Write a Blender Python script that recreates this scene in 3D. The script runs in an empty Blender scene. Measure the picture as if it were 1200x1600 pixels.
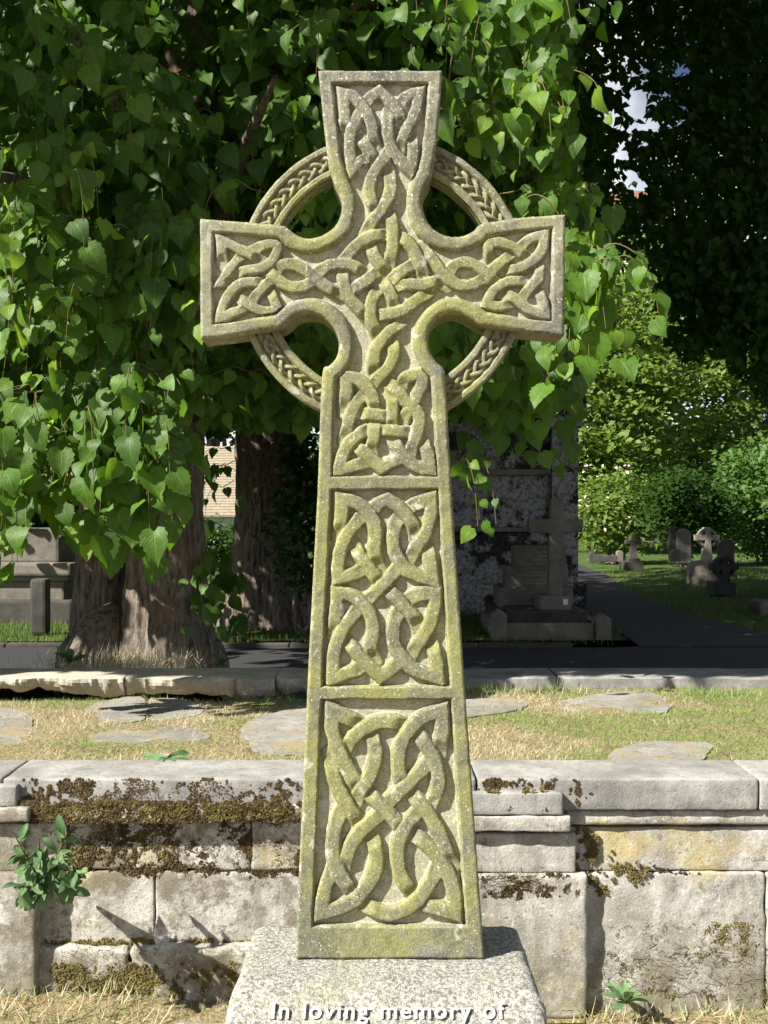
import bpy, bmesh, math, random
import numpy as np
from mathutils import Vector, Matrix

rng = np.random.default_rng(7)
random.seed(7)
S = bpy.context.scene
COL = S.collection
F = 1700.0                      # focal length in photo pixels (photo 1200 x 1600)
CAMZ = 1.5
R = math.radians

# ------------------------------------------------------------------ camera, sky, sun, exposure
cam = bpy.data.cameras.new('camera')
cam.sensor_fit = 'VERTICAL'; cam.sensor_height = 24.0; cam.lens = 24.0 * F / 1600.0
cam.clip_end = 2000.0; cam.clip_start = 0.05
camo = bpy.data.objects.new('camera', cam); COL.objects.link(camo)
camo.location = (0, 0, CAMZ); camo.rotation_euler = (R(90), 0, 0)
S.camera = camo

SUN_AZ, SUN_EL = R(59), R(41)    # azimuth measured from "behind the camera" towards the left
wd = bpy.data.worlds.new('World'); S.world = wd; wd.use_nodes = True
wt = wd.node_tree
sky = wt.nodes.new('ShaderNodeTexSky'); sky.sky_type = 'NISHITA'; sky.sun_disc = False
to_sun = Vector((-math.sin(SUN_AZ) * math.cos(SUN_EL), -math.cos(SUN_AZ) * math.cos(SUN_EL), math.sin(SUN_EL)))
sky.sun_elevation = SUN_EL
sky.sun_rotation = math.atan2(to_sun.x, to_sun.y)
sky.air_density = 0.4; sky.dust_density = 0.4
wg = wt.nodes.new('ShaderNodeTexCoord')
wn = wt.nodes.new('ShaderNodeTexNoise'); wn.inputs['Scale'].default_value = 2.2; wn.inputs['Detail'].default_value = 6
wr = wt.nodes.new('ShaderNodeValToRGB'); wr.color_ramp.elements[0].position = 0.50; wr.color_ramp.elements[1].position = 0.58
wm = wt.nodes.new('ShaderNodeMix'); wm.data_type = 'RGBA'; wm.inputs[7].default_value = (9.5, 9.6, 9.9, 1)
wp = wt.nodes.new('ShaderNodeMapping'); wp.inputs['Location'].default_value = (22.1, 13.26, 0)
wt.links.new(wg.outputs['Generated'], wp.inputs[0]); wt.links.new(wp.outputs[0], wn.inputs['Vector']); wt.links.new(wn.outputs['Fac'], wr.inputs[0])
wt.links.new(wr.outputs[0], wm.inputs[0]); wt.links.new(sky.outputs[0], wm.inputs[6])
wt.links.new(wm.outputs[2], wt.nodes['Background'].inputs[0])
wt.nodes['Background'].inputs[1].default_value = 0.05
sl = bpy.data.lights.new('sun', 'SUN'); sl.energy = 5.0; sl.angle = R(0.55); sl.color = (1.0, 0.95, 0.86)
slo = bpy.data.objects.new('sun', sl); COL.objects.link(slo)
slo.rotation_euler = (-to_sun).to_track_quat('-Z', 'Y').to_euler()
S.view_settings.view_transform = 'Standard'; S.view_settings.look = 'None'
S.view_settings.exposure = 1.38; S.view_settings.gamma = 1.0
S.view_settings.use_curve_mapping = False
S.render.engine = 'CYCLES'; S.cycles.max_bounces = 6; S.cycles.diffuse_bounces = 3; S.cycles.glossy_bounces = 2; S.cycles.transmission_bounces = 3

# ------------------------------------------------------------------ helpers
def W(px, py, d):
    """a point of the place from where it shows in the photograph and how far away it stands"""
    return np.array([(px - 600.0) * d / F, d, CAMZ - (py - 800.0) * d / F])

def tag(o, label=None, cat=None, group=None, kind=None):
    if label: o['label'] = label
    if cat: o['category'] = cat
    if group: o['group'] = group
    if kind: o['kind'] = kind
    return o

def wloc(o):
    v = Vector((0, 0, 0))
    while o is not None:
        v += o.location; o = o.parent
    return v

def empty(name, loc):
    o = bpy.data.objects.new(name, None); COL.objects.link(o); o.location = Vector([float(c) for c in loc])
    o.empty_display_size = 0.1
    return o

def mesh_obj(name, V, Fc, mat, parent=None, smooth=True, normals=None, attrs=None, loc=None):
    me = bpy.data.meshes.new(name)
    V = np.asarray(V, dtype=np.float64)
    off = np.array(wloc(parent)) if parent is not None else np.zeros(3)
    if parent is None and loc is not None: off = np.asarray(loc, float)
    Vl = (V - off).astype(np.float32)
    if isinstance(Fc, np.ndarray):
        n, k = Fc.shape
        me.vertices.add(len(Vl)); me.vertices.foreach_set('co', Vl.ravel())
        me.loops.add(n * k); me.loops.foreach_set('vertex_index', Fc.astype(np.int32).ravel())
        me.polygons.add(n)
        me.polygons.foreach_set('loop_start', np.arange(0, n * k, k, dtype=np.int32))
        me.update(calc_edges=True)
    else:
        me.from_pydata([tuple(map(float, v)) for v in Vl], [], Fc)
    if smooth: me.polygons.foreach_set('use_smooth', np.ones(len(me.polygons), dtype=bool))
    if attrs:
        for an, av in attrs.items():
            a = me.attributes.new(an, 'FLOAT', 'POINT'); a.data.foreach_set('value', np.asarray(av, dtype=np.float32))
    me.validate()
    if normals is not None:
        me.normals_split_custom_set_from_vertices([tuple(map(float, n)) for n in normals])
    if mat is not None: me.materials.append(mat)
    o = bpy.data.objects.new(name, me); COL.objects.link(o)
    if parent is not None: o.parent = parent
    elif loc is not None: o.location = Vector([float(c) for c in loc])
    return o

def bm_obj(name, bm, mat, parent=None, smooth=False, loc=None):
    me = bpy.data.meshes.new(name)
    off = wloc(parent) if parent is not None else (Vector([float(c) for c in loc]) if loc is not None else Vector((0, 0, 0)))
    bmesh.ops.translate(bm, vec=-off, verts=bm.verts)
    bmesh.ops.recalc_face_normals(bm, faces=bm.faces)
    bm.to_mesh(me); bm.free()
    if smooth: me.polygons.foreach_set('use_smooth', np.ones(len(me.polygons), dtype=bool))
    if mat is not None: me.materials.append(mat)
    o = bpy.data.objects.new(name, me); COL.objects.link(o)
    if parent is not None: o.parent = parent
    elif loc is not None: o.location = off
    return o

# value noise (vectorised) -----------------------------------------------------
def _hash(ix, iy, iz):
    h = (ix.astype(np.int64) * 374761393 + iy.astype(np.int64) * 668265263 + iz.astype(np.int64) * 2147483647 % 1274126177)
    h = (h ^ (h >> 13)) * 1274126177
    h = h & 0xffffffff
    h = (h ^ (h >> 16)) & 0xffff
    return h / 65535.0 * 2 - 1
def vnoise(x, y, z=None):
    x = np.asarray(x, float); y = np.asarray(y, float)
    z = np.zeros_like(x) if z is None else np.asarray(z, float)
    xi, yi, zi = np.floor(x), np.floor(y), np.floor(z)
    fx, fy, fz = x - xi, y - yi, z - zi
    s = lambda t: t * t * (3 - 2 * t)
    fx, fy, fz = s(fx), s(fy), s(fz)
    r = 0
    for dx in (0, 1):
        for dy in (0, 1):
            for dz in (0, 1):
                r = r + _hash(xi + dx, yi + dy, zi + dz) * (fx if dx else 1 - fx) * (fy if dy else 1 - fy) * (fz if dz else 1 - fz)
    return r
def fbm(x, y, z=None, o=4):
    r, a, t = 0, 1.0, 0
    for i in range(o):
        k = 2.03 ** i
        r = r + a * vnoise(x * k + 17.3 * i, y * k + 9.1 * i, None if z is None else z * k + 3.7 * i); t += a; a *= 0.5
    return r / t

# solid pieces -------------------------------------------------------------------
def stone_block(name, x0, x1, y0, y1, z0, z1, mat, parent=None, res=0.03, amp=0.004, bev=0.012, seed=0.0, fs=9.0, loc=None):
    """weathered block: a gridded box with rounded arrises and an uneven skin"""
    nx, ny, nz = [max(2, min(70, int(round((b - a) / res)))) for a, b in ((x0, x1), (y0, y1), (z0, z1))]
    Vs, Fs, base = [], [], 0
    def axis(a, b, n):
        t = np.linspace(0, 1, n + 1)
        e = min(bev / max(b - a, 1e-6), 0.3)
        t = np.concatenate([[0, e * 0.35, e], t[(t > e) & (t < 1 - e)], [1 - e, 1 - e * 0.35, 1]])
        return a + (b - a) * t
    ax, ay, az = axis(x0, x1, nx), axis(y0, y1, ny), axis(z0, z1, nz)
    def face(A, B, fn, flip):
        nonlocal base
        a, b = np.meshgrid(A, B, indexing='ij')
        P = fn(a.ravel(), b.ravel())
        n, m = len(A), len(B)
        i, j = np.meshgrid(np.arange(n - 1), np.arange(m - 1), indexing='ij')
        q = np.stack([i * m + j, (i + 1) * m + j, (i + 1) * m + j + 1, i * m + j + 1], -1).reshape(-1, 4) + base
        if flip: q = q[:, ::-1]
        Vs.append(P); Fs.append(q); base += len(P)
    c = lambda v, a: np.full_like(a, v)
    face(ax, az, lambda a, b: np.stack([a, c(y0, a), b], -1), False)
    face(ax, az, lambda a, b: np.stack([a, c(y1, a), b], -1), True)
    face(ay, az, lambda a, b: np.stack([c(x0, a), a, b], -1), True)
    face(ay, az, lambda a, b: np.stack([c(x1, a), a, b], -1), False)
    face(ax, ay, lambda a, b: np.stack([a, b, c(z1, a)], -1), False)
    face(ax, ay, lambda a, b: np.stack([a, b, c(z0, a)], -1), True)
    V = np.concatenate(Vs); Fc = np.concatenate(Fs)
    lo = np.array([x0, y0, z0]) + bev; hi = np.array([x1, y1, z1]) - bev
    core = np.clip(V, np.minimum(lo, (lo + hi) / 2), np.maximum(hi, (lo + hi) / 2))
    dv = V - core; L = np.linalg.norm(dv, axis=1, keepdims=True) + 1e-9
    Vr = core + dv / L * np.minimum(L, bev)
    n = fbm(Vr[:, 0] * fs + seed, Vr[:, 1] * fs + seed * 1.7, Vr[:, 2] * fs, 3)
    n2 = fbm(Vr[:, 0] * fs * 5 + seed, Vr[:, 1] * fs * 5, Vr[:, 2] * fs * 5 + seed, 3)
    Vr = Vr + dv / L * ((n * amp) + n2 * amp * 0.8)[:, None]
    # weld duplicate seam points
    key = np.round(V / 1e-5).astype(np.int64)
    _, idx, inv = np.unique(key, axis=0, return_index=True, return_inverse=True)
    inv = inv.ravel()
    return mesh_obj(name, Vr[idx], inv[Fc], mat, parent, loc=loc)

def box_bm(bm, x0, x1, y0, y1, z0, z1, bev=0.0):
    r = bmesh.ops.create_cube(bm, size=1.0)
    for v in r['verts']:
        v.co = Vector(((x0 + x1) / 2 + v.co.x * (x1 - x0), (y0 + y1) / 2 + v.co.y * (y1 - y0), (z0 + z1) / 2 + v.co.z * (z1 - z0)))
    if bev > 0:
        es = list({e for v in r['verts'] for e in v.link_edges})
        bmesh.ops.bevel(bm, geom=es, offset=bev, segments=2, affect='EDGES', profile=0.6)

def box(name, x0, x1, y0, y1, z0, z1, mat, parent=None, bev=0.01, loc=None):
    bm = bmesh.new(); box_bm(bm, x0, x1, y0, y1, z0, z1, bev)
    return bm_obj(name, bm, mat, parent, loc=loc)

def prism(name, pts, y0, y1, mat, parent=None, bev=0.01, loc=None):
    """outline in x,z given real thickness y0..y1"""
    bm = bmesh.new()
    vs = [bm.verts.new((p[0], y0, p[1])) for p in pts]
    f = bm.faces.new(vs)
    r = bmesh.ops.extrude_face_region(bm, geom=[f])
    for e in r['geom']:
        if isinstance(e, bmesh.types.BMVert): e.co.y = y1
    if bev > 0:
        bmesh.ops.bevel(bm, geom=list(bm.edges), offset=bev, segments=2, affect='EDGES', profile=0.6)
    return bm_obj(name, bm, mat, parent, loc=loc)

def tube_arrays(paths, seg=6):
    """paths: list of (points Nx3, radii N) -> V,F"""
    Vs, Fs, base = [], [], 0
    for P, r in paths:
        P = np.asarray(P, float); r = np.asarray(r, float); n = len(P)
        T = np.gradient(P, axis=0); T /= np.linalg.norm(T, axis=1, keepdims=True) + 1e-9
        up = np.array([0.3, 0.9, 0.2]); A = np.cross(T, up); A /= np.linalg.norm(A, axis=1, keepdims=True) + 1e-9
        B = np.cross(T, A)
        th = np.linspace(0, 2 * np.pi, seg, endpoint=False)
        ring = P[:, None, :] + r[:, None, None] * (np.cos(th)[None, :, None] * A[:, None, :] + np.sin(th)[None, :, None] * B[:, None, :])
        Vs.append(ring.reshape(-1, 3))
        i, j = np.meshgrid(np.arange(n - 1), np.arange(seg), indexing='ij')
        q = np.stack([i * seg + j, i * seg + (j + 1) % seg, (i + 1) * seg + (j + 1) % seg, (i + 1) * seg + j], -1).reshape(-1, 4) + base
        Fs.append(q); base += n * seg
    return np.concatenate(Vs), np.concatenate(Fs)

def catmull(P, n=6):
    P = np.asarray(P, float)
    if len(P) < 3: return np.array([P[0] + (P[-1] - P[0]) * t for t in np.linspace(0, 1, n + 1)])
    Q = np.vstack([2 * P[0] - P[1], P, 2 * P[-1] - P[-2]]); out = []
    for i in range(1, len(Q) - 2):
        p0, p1, p2, p3 = Q[i - 1], Q[i], Q[i + 1], Q[i + 2]
        for t in np.linspace(0, 1, n, endpoint=False):
            out.append(0.5 * (2 * p1 + (p2 - p0) * t + (2 * p0 - 5 * p1 + 4 * p2 - p3) * t * t + (3 * p1 - p0 - 3 * p2 + p3) * t ** 3))
    out.append(Q[-2]); return np.array(out)

# ------------------------------------------------------------------ materials
class NT:
    def __init__(s, name):
        s.m = bpy.data.materials.new(name); s.m.use_nodes = True
        s.t = s.m.node_tree; s.b = s.t.nodes['Principled BSDF']; s.out = s.t.nodes['Material Output']
        g = s.t.nodes.new('ShaderNodeNewGeometry'); s.pos = g.outputs['Position']; s.nor = g.outputs['Normal']
    def link(s, a, b): s.t.links.new(a, b)
    def put(s, v, sock):
        if isinstance(v, bpy.types.NodeSocket): s.link(v, sock)
        else: sock.default_value = v
    def noise(s, scale, detail=5, rough=0.6, vec=None, stretch=None, off=0.0):
        n = s.t.nodes.new('ShaderNodeTexNoise'); n.inputs['Scale'].default_value = scale
        n.inputs['Detail'].default_value = detail; n.inputs['Roughness'].default_value = rough
        v = vec or s.pos
        mp = s.t.nodes.new('ShaderNodeMapping'); mp.inputs['Location'].default_value = (off, off * 1.3, off * 0.7)
        if stretch: mp.inputs['Scale'].default_value = stretch
        s.link(v, mp.inputs['Vector']); s.link(mp.outputs[0], n.inputs['Vector'])
        return n.outputs['Fac']
    def voro(s, scale, feature='F1', rnd=1.0):
        n = s.t.nodes.new('ShaderNodeTexVoronoi'); n.inputs['Scale'].default_value = scale; n.feature = feature
        n.inputs['Randomness'].default_value = rnd
        s.link(s.pos, n.inputs['Vector']); return n.outputs['Distance']
    def ramp(s, fac, stops):
        n = s.t.nodes.new('ShaderNodeValToRGB'); s.link(fac, n.inputs[0]); el = n.color_ramp.elements
        while len(el) < len(stops): el.new(0.5)
        for e, (p, c) in zip(el, stops):
            e.position = p; e.color = (c, c, c, 1) if not isinstance(c, tuple) else (*c, 1)
        return n.outputs['Color']
    def mix(s, fac, a, b, mode='MIX'):
        n = s.t.nodes.new('ShaderNodeMix'); n.data_type = 'RGBA'; n.blend_type = mode; n.clamp_factor = True
        s.put(fac, n.inputs[0])
        for v, k in ((a, 6), (b, 7)):
            if isinstance(v, tuple): v = (*v, 1.0)
            s.put(v, n.inputs[k])
        return n.outputs[2]
    def math(s, op, a, b=0.0, clamp=False):
        n = s.t.nodes.new('ShaderNodeMath'); n.operation = op; n.use_clamp = clamp
        s.put(a, n.inputs[0]); s.put(b, n.inputs[1]); return n.outputs[0]
    def attr(s, name):
        n = s.t.nodes.new('ShaderNodeAttribute'); n.attribute_name = name; return n.outputs['Fac']
    def sep(s, v):
        n = s.t.nodes.new('ShaderNodeSeparateXYZ'); s.link(v, n.inputs[0]); return n.outputs
    def bump(s, h, strength=0.5, dist=0.01):
        n = s.t.nodes.new('ShaderNodeBump'); n.inputs['Strength'].default_value = strength; n.inputs['Distance'].default_value = dist
        s.link(h, n.inputs['Height']); s.link(n.outputs[0], s.b.inputs['Normal'])
    def done(s, col, rough=0.9, spec=0.2):
        s.put(col if not isinstance(col, tuple) else (*col, 1), s.b.inputs['Base Color']); s.put(rough, s.b.inputs['Roughness'])
        s.b.inputs['Specular IOR Level'].default_value = spec
        return s.m

def mat_cross():
    n = NT('weathered_sandstone_algae')
    hgt = n.attr('relief')
    big = n.noise(5.5, 4); mid = n.noise(26, 5, 0.65); fine = n.noise(260, 3, 0.7); grain = n.noise(700, 2, 0.6)
    stone = n.mix(n.ramp(mid, [(0.35, 0.0), (0.7, 1.0)]), (0.19, 0.185, 0.145), (0.39, 0.375, 0.31))
    ground = n.mix(n.ramp(n.noise(60, 4, 0.7, off=4), [(0.35, 0.0), (0.65, 1.0)]), (0.36, 0.34, 0.265), (0.60, 0.575, 0.46))
    grey = n.mix(n.ramp(n.noise(90, 3, 0.7), [(0.4, 0.0), (0.62, 1.0)]), (0.095, 0.094, 0.088), (0.19, 0.185, 0.165))
    alg = n.mix(n.ramp(n.noise(40, 4, 0.7, off=9), [(0.3, 0.0), (0.7, 1.0)]), (0.14, 0.148, 0.032), (0.30, 0.30, 0.088))
    # algae: strongest on the raised work of the head and shaft, thin at the arm ends and top
    xyz = n.sep(n.pos)
    ax = n.math('ABSOLUTE', xyz[0])
    arm = n.ramp(ax, [(0.22, 1.0), (0.36, 0.25)])
    zz = n.ramp(n.math('MULTIPLY', xyz[2], 0.4), [(0.30, 1.0), (0.86, 1.0), (0.935, 0.25)])
    am = n.math('MULTIPLY', n.ramp(n.math('ADD', n.math('MULTIPLY', big, 0.55), n.math('MULTIPLY', mid, 0.5)), [(0.36, 0.0), (0.50, 1.0)]), arm)
    am = n.math('MULTIPLY', am, zz)
    am = n.math('MULTIPLY', am, n.ramp(hgt, [(0.0, 0.30), (0.5, 1.0)]))
    c = n.mix(n.ramp(hgt, [(0.08, 0.0), (0.35, 1.0)]), ground, stone)
    gm = n.math('MULTIPLY', n.ramp(n.noise(9, 5, 0.7, off=21), [(0.45, 0.0), (0.57, 1.0)]), n.ramp(hgt, [(0.2, 0.2), (0.8, 1.0)]))
    c = n.mix(gm, c, grey)
    c = n.mix(n.math('MULTIPLY', am, n.math('SUBTRACT', 0.82, n.math('MULTIPLY', gm, 0.5))), c, alg)
    c = n.mix(n.ramp(fine, [(0.36, 0.65), (0.50, 0.0)]), c, (0.12, 0.115, 0.055))
    c = n.mix(n.ramp(n.noise(330, 2, 0.6, off=40), [(0.57, 0.0), (0.69, 0.55)]), c, (0.50, 0.49, 0.40))
    c = n.mix(n.ramp(grain, [(0.30, 0.5), (0.46, 0.0)]), c, (0.13, 0.12, 0.065))
    sp = n.math('MULTIPLY', n.ramp(n.voro(120), [(0.12, 1.0), (0.24, 0.0)]), n.ramp(n.noise(11, 4, 0.7, off=2), [(0.52, 0.0), (0.60, 1.0)]))
    ro = n.ramp(n.noise(30, 4, 0.6, off=71), [(0.61, 0.0), (0.64, 0.75)])
    c = n.mix(n.math('MULTIPLY', ro, n.ramp(n.noise(5, 2, off=73), [(0.42, 0.1), (0.6, 1.0)])), c, (0.47, 0.465, 0.41))
    c = n.mix(n.math('MULTIPLY', sp, 0.85), c, (0.56, 0.54, 0.46))
    sp2 = n.ramp(n.math('ADD', n.noise(150, 2, 0.5, off=30), n.ramp(n.math('MULTIPLY', xyz[2], 0.4), [(0.78, 0.0), (0.94, 0.07)])), [(0.68, 0.0), (0.76, 0.9)])
    c = n.mix(sp2, c, (0.60, 0.59, 0.54))
    hh = n.math('ADD', n.math('MULTIPLY', fine, 0.6), n.math('MULTIPLY', grain, 0.4))
    n.bump(hh, 0.6, 0.004)
    return n.done(c, 0.93, 0.15)

def mat_granite():
    n = NT('rough_pale_granite')
    a = n.noise(130, 4, 0.75); b = n.noise(45, 4, 0.7, off=3); big = n.noise(7, 3)
    c = n.mix(n.ramp(a, [(0.40, 0.0), (0.60, 1.0)]), (0.11, 0.11, 0.095), (0.46, 0.45, 0.40))
    c = n.mix(n.ramp(b, [(0.50, 0.0), (0.70, 0.55)]), c, (0.20, 0.20, 0.12))
    c = n.mix(n.ramp(big, [(0.50, 0.0), (0.70, 0.4)]), c, (0.30, 0.30, 0.16))
    c = n.mix(n.ramp(n.noise(330, 2), [(0.60, 0.0), (0.72, 0.8)]), c, (0.70, 0.69, 0.64))
    n.bump(n.math('ADD', a, n.noise(400, 2)), 0.7, 0.006)
    return n.done(c, 0.8, 0.25)

def mat_wall(name='pale_tomb_limestone', dark=0.0):
    n = NT(name)
    big = n.noise(2.3, 5, 0.62); mid = n.noise(14, 6, 0.7, off=5); fine = n.noise(140, 4, 0.7)
    st = n.noise(9, 4, 0.6, stretch=(1, 1, 0.16), off=2)
    c = n.mix(n.ramp(mid, [(0.33, 0.0), (0.66, 1.0)]), (0.29, 0.28, 0.245), (0.60, 0.585, 0.535))
    c = n.mix(n.ramp(big, [(0.46, 0.0), (0.60, 0.6)]), c, (0.30, 0.29, 0.25))
    c = n.mix(n.ramp(st, [(0.48, 0.0), (0.64, 0.65)]), c, (0.19, 0.178, 0.145))
    blot = n.math('MULTIPLY', n.ramp(n.noise(34, 5, 0.75, off=11), [(0.53, 0.0), (0.60, 1.0)]), n.ramp(n.noise(4.0, 3, off=7), [(0.40, 0.12), (0.56, 1.0)]))
    spk = n.ramp(n.noise(95, 3, 0.6, off=31), [(0.60, 0.0), (0.66, 0.8)])
    c = n.mix(n.math('MULTIPLY', blot, 0.8), c, (0.12, 0.105, 0.08))
    c = n.mix(n.math('MULTIPLY', spk, n.ramp(n.noise(7, 3, off=41), [(0.42, 0.1), (0.6, 1.0)])), c, (0.10, 0.088, 0.07))
    c = n.mix(n.ramp(n.noise(75, 3, 0.7, off=51), [(0.60, 0.0), (0.70, 0.8)]), c, (0.70, 0.68, 0.62))
    yl = n.math('MULTIPLY', n.ramp(n.noise(3.2, 4, 0.6, off=17), [(0.585, 0.0), (0.68, 1.0)]), n.ramp(n.noise(60, 4, 0.7), [(0.35, 0.3), (0.6, 1.0)]))
    c = n.mix(n.math('MULTIPLY', yl, 0.75), c, (0.44, 0.335, 0.09))
    # rising damp and soil splash near the foot of the wall
    z = n.sep(n.pos)[2]
    low = n.math('MULTIPLY', n.ramp(z, [(0.05, 1.0), (0.36, 0.0)]), n.ramp(n.noise(11, 5, 0.7, off=23), [(0.40, 0.0), (0.56, 1.0)]))
    c = n.mix(n.math('MULTIPLY', low, 0.7), c, (0.16, 0.135, 0.075))
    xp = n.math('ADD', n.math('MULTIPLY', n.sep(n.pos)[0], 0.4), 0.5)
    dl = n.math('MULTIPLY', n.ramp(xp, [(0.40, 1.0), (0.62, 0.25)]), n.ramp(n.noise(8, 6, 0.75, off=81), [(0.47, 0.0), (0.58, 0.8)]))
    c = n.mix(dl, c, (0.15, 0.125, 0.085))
    c = n.mix(n.ramp(fine, [(0.30, 0.5), (0.45, 0.0)]), c, (0.22, 0.20, 0.16))
    n.bump(n.math('ADD', n.math('MULTIPLY', n.noise(70, 5, 0.75, off=61), 0.8), n.math('MULTIPLY', fine, 0.9)), 0.45, 0.006)
    return n.done(c, 0.92, 0.15)

def mat_slab(name, c0, c1, sc=12.0, dirt=False):
    n = NT(name)
    a = n.noise(sc, 6, 0.7); f = n.noise(sc * 14, 3, 0.7)
    c = n.mix(n.ramp(a, [(0.3, 0.0), (0.7, 1.0)]), c0, c1)
    c = n.mix(n.ramp(n.noise(sc * 0.35, 4, 0.6, off=13), [(0.45, 0.0), (0.68, 0.6)]), c, tuple(v * 0.72 for v in c0))
    c = n.mix(n.ramp(n.noise(sc * 7, 3, 0.7, off=19), [(0.58, 0.0), (0.68, 0.6)]), c, tuple(v * 0.5 for v in c0))
    c = n.mix(n.ramp(n.noise(sc * 3, 4, 0.7, off=6), [(0.6, 0.0), (0.72, 0.6)]), c, tuple(v * 0.55 for v in c0))
    c = n.mix(n.ramp(f, [(0.62, 0.0), (0.75, 0.5)]), c, tuple(min(0.7, v * 1.5) for v in c1))
    if dirt:
        c = n.mix(n.ramp(n.noise(6, 6, 0.75, off=77), [(0.50, 0.0), (0.60, 0.85)]), c, (0.27, 0.215, 0.12))
        c = n.mix(n.ramp(n.noise(26, 5, 0.8, off=79), [(0.56, 0.0), (0.63, 0.7)]), c, (0.12, 0.10, 0.06))
    n.bump(n.math('ADD', n.noise(sc * 7, 4, 0.7, off=3), n.math('MULTIPLY', f, 0.9)), 0.4, 0.005)
    return n.done(c, 0.92, 0.15)

def mat_tomb(name='black_crusted_marble', t0=0.545):
    n = NT(name)
    m = n.noise(4.5, 7, 0.72); b = n.noise(1.1, 3, off=3)
    k = n.math('ADD', n.math('MULTIPLY', m, 0.75), n.math('MULTIPLY', b, 0.35))
    c = n.mix(n.ramp(k, [(t0, 0.0), (t0 + 0.05, 1.0)]), (0.016, 0.015, 0.014), (0.30, 0.30, 0.29))
    c = n.mix(n.ramp(n.noise(22, 4, 0.7), [(0.45, 0.0), (0.60, 0.75)]), c, (0.05, 0.048, 0.043))
    n.bump(m, 0.5, 0.02)
    return n.done(c, 0.85, 0.2)

def mat_simple(name, c0, c1, sc, rough=0.9, bump=0.3, bd=0.01, stretch=None):
    n = NT(name); a = n.noise(sc, 5, 0.65, stretch=stretch)
    n.bump(a, bump, bd)
    return n.done(n.mix(n.ramp(a, [(0.3, 0.0), (0.7, 1.0)]), c0, c1), rough, 0.2)

def mat_leaf(name, dk, lt, tr, tf=0.34, rough=0.42, veins=True, spec=0.45):
    n = NT(name); v = n.attr('var')
    c = n.mix(v, dk, lt)
    c = n.mix(n.ramp(n.noise(35, 3, 0.7), [(0.35, 0.0), (0.7, 0.6)]), c, tuple(k * 0.55 for k in dk))
    c = n.mix(n.ramp(n.noise(210, 2, 0.5, off=8), [(0.70, 0.0), (0.76, 0.7)]), c, (0.10, 0.075, 0.02))
    if veins:
        t = n.attr('lt'); u = n.attr('lu')
        au = n.math('ABSOLUTE', u)
        w = n.math('SINE', n.math('MULTIPLY', n.math('SUBTRACT', t, n.math('MULTIPLY', au, 0.55)), 44.0))
        vein = n.math('MAXIMUM', n.ramp(w, [(0.86, 0.0), (1.0, 0.8)]), n.ramp(au, [(0.02, 1.0), (0.06, 0.0)]))
        c = n.mix(n.math('MULTIPLY', vein, 0.35), c, tuple(min(1, k * 1.8) for k in lt))
        n.bump(n.math('ADD', n.math('MULTIPLY', n.math('SUBTRACT', 1.0, vein), 0.6), n.noise(60, 2)), 0.35, 0.004)
    n.done(c, rough, spec)
    tn = n.t.nodes.new('ShaderNodeBsdfTranslucent'); n.put(n.mix(v, tuple(k * 0.75 for k in tr), tr), tn.inputs['Color'])
    ms = n.t.nodes.new('ShaderNodeMixShader'); ms.inputs[0].default_value = tf
    n.link(n.b.outputs[0], ms.inputs[1]); n.link(tn.outputs[0], ms.inputs[2]); n.link(ms.outputs[0], n.out.inputs[0])
    return n.m

def mat_grass(name, g0, g1, s0, s1, tf=0.25):
    n = NT(name); v = n.attr('var')
    c = n.ramp(v, [(0.0, s0), (0.45, s1), (0.55, g0), (1.0, g1)])
    n.done(c, 0.7, 0.2)
    tn = n.t.nodes.new('ShaderNodeBsdfTranslucent'); n.put(c, tn.inputs['Color'])
    ms = n.t.nodes.new('ShaderNodeMixShader'); ms.inputs[0].default_value = tf
    n.link(n.b.outputs[0], ms.inputs[1]); n.link(tn.outputs[0], ms.inputs[2]); n.link(ms.outputs[0], n.out.inputs[0])
    return n.m

def mat_bark():
    n = NT('ridged_lime_bark')
    a = n.noise(30, 6, 0.75, stretch=(1, 1, 0.24)); b = n.noise(3.5, 4); f = n.noise(120, 4, 0.7, stretch=(1, 1, 0.4))
    c = n.mix(n.ramp(a, [(0.36, 0.0), (0.62, 1.0)]), (0.055, 0.043, 0.033), (0.28, 0.235, 0.19))
    c = n.mix(n.ramp(b, [(0.52, 0.0), (0.66, 0.6)]), c, (0.22, 0.125, 0.06))
    c = n.mix(n.ramp(f, [(0.55, 0.0), (0.7, 0.5)]), c, (0.28, 0.24, 0.20))
    n.bump(n.math('ADD', n.math('MULTIPLY', a, 1.0), n.math('MULTIPLY', f, 0.3)), 1.0, 0.03)
    return n.done(c, 0.95, 0.1)

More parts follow.
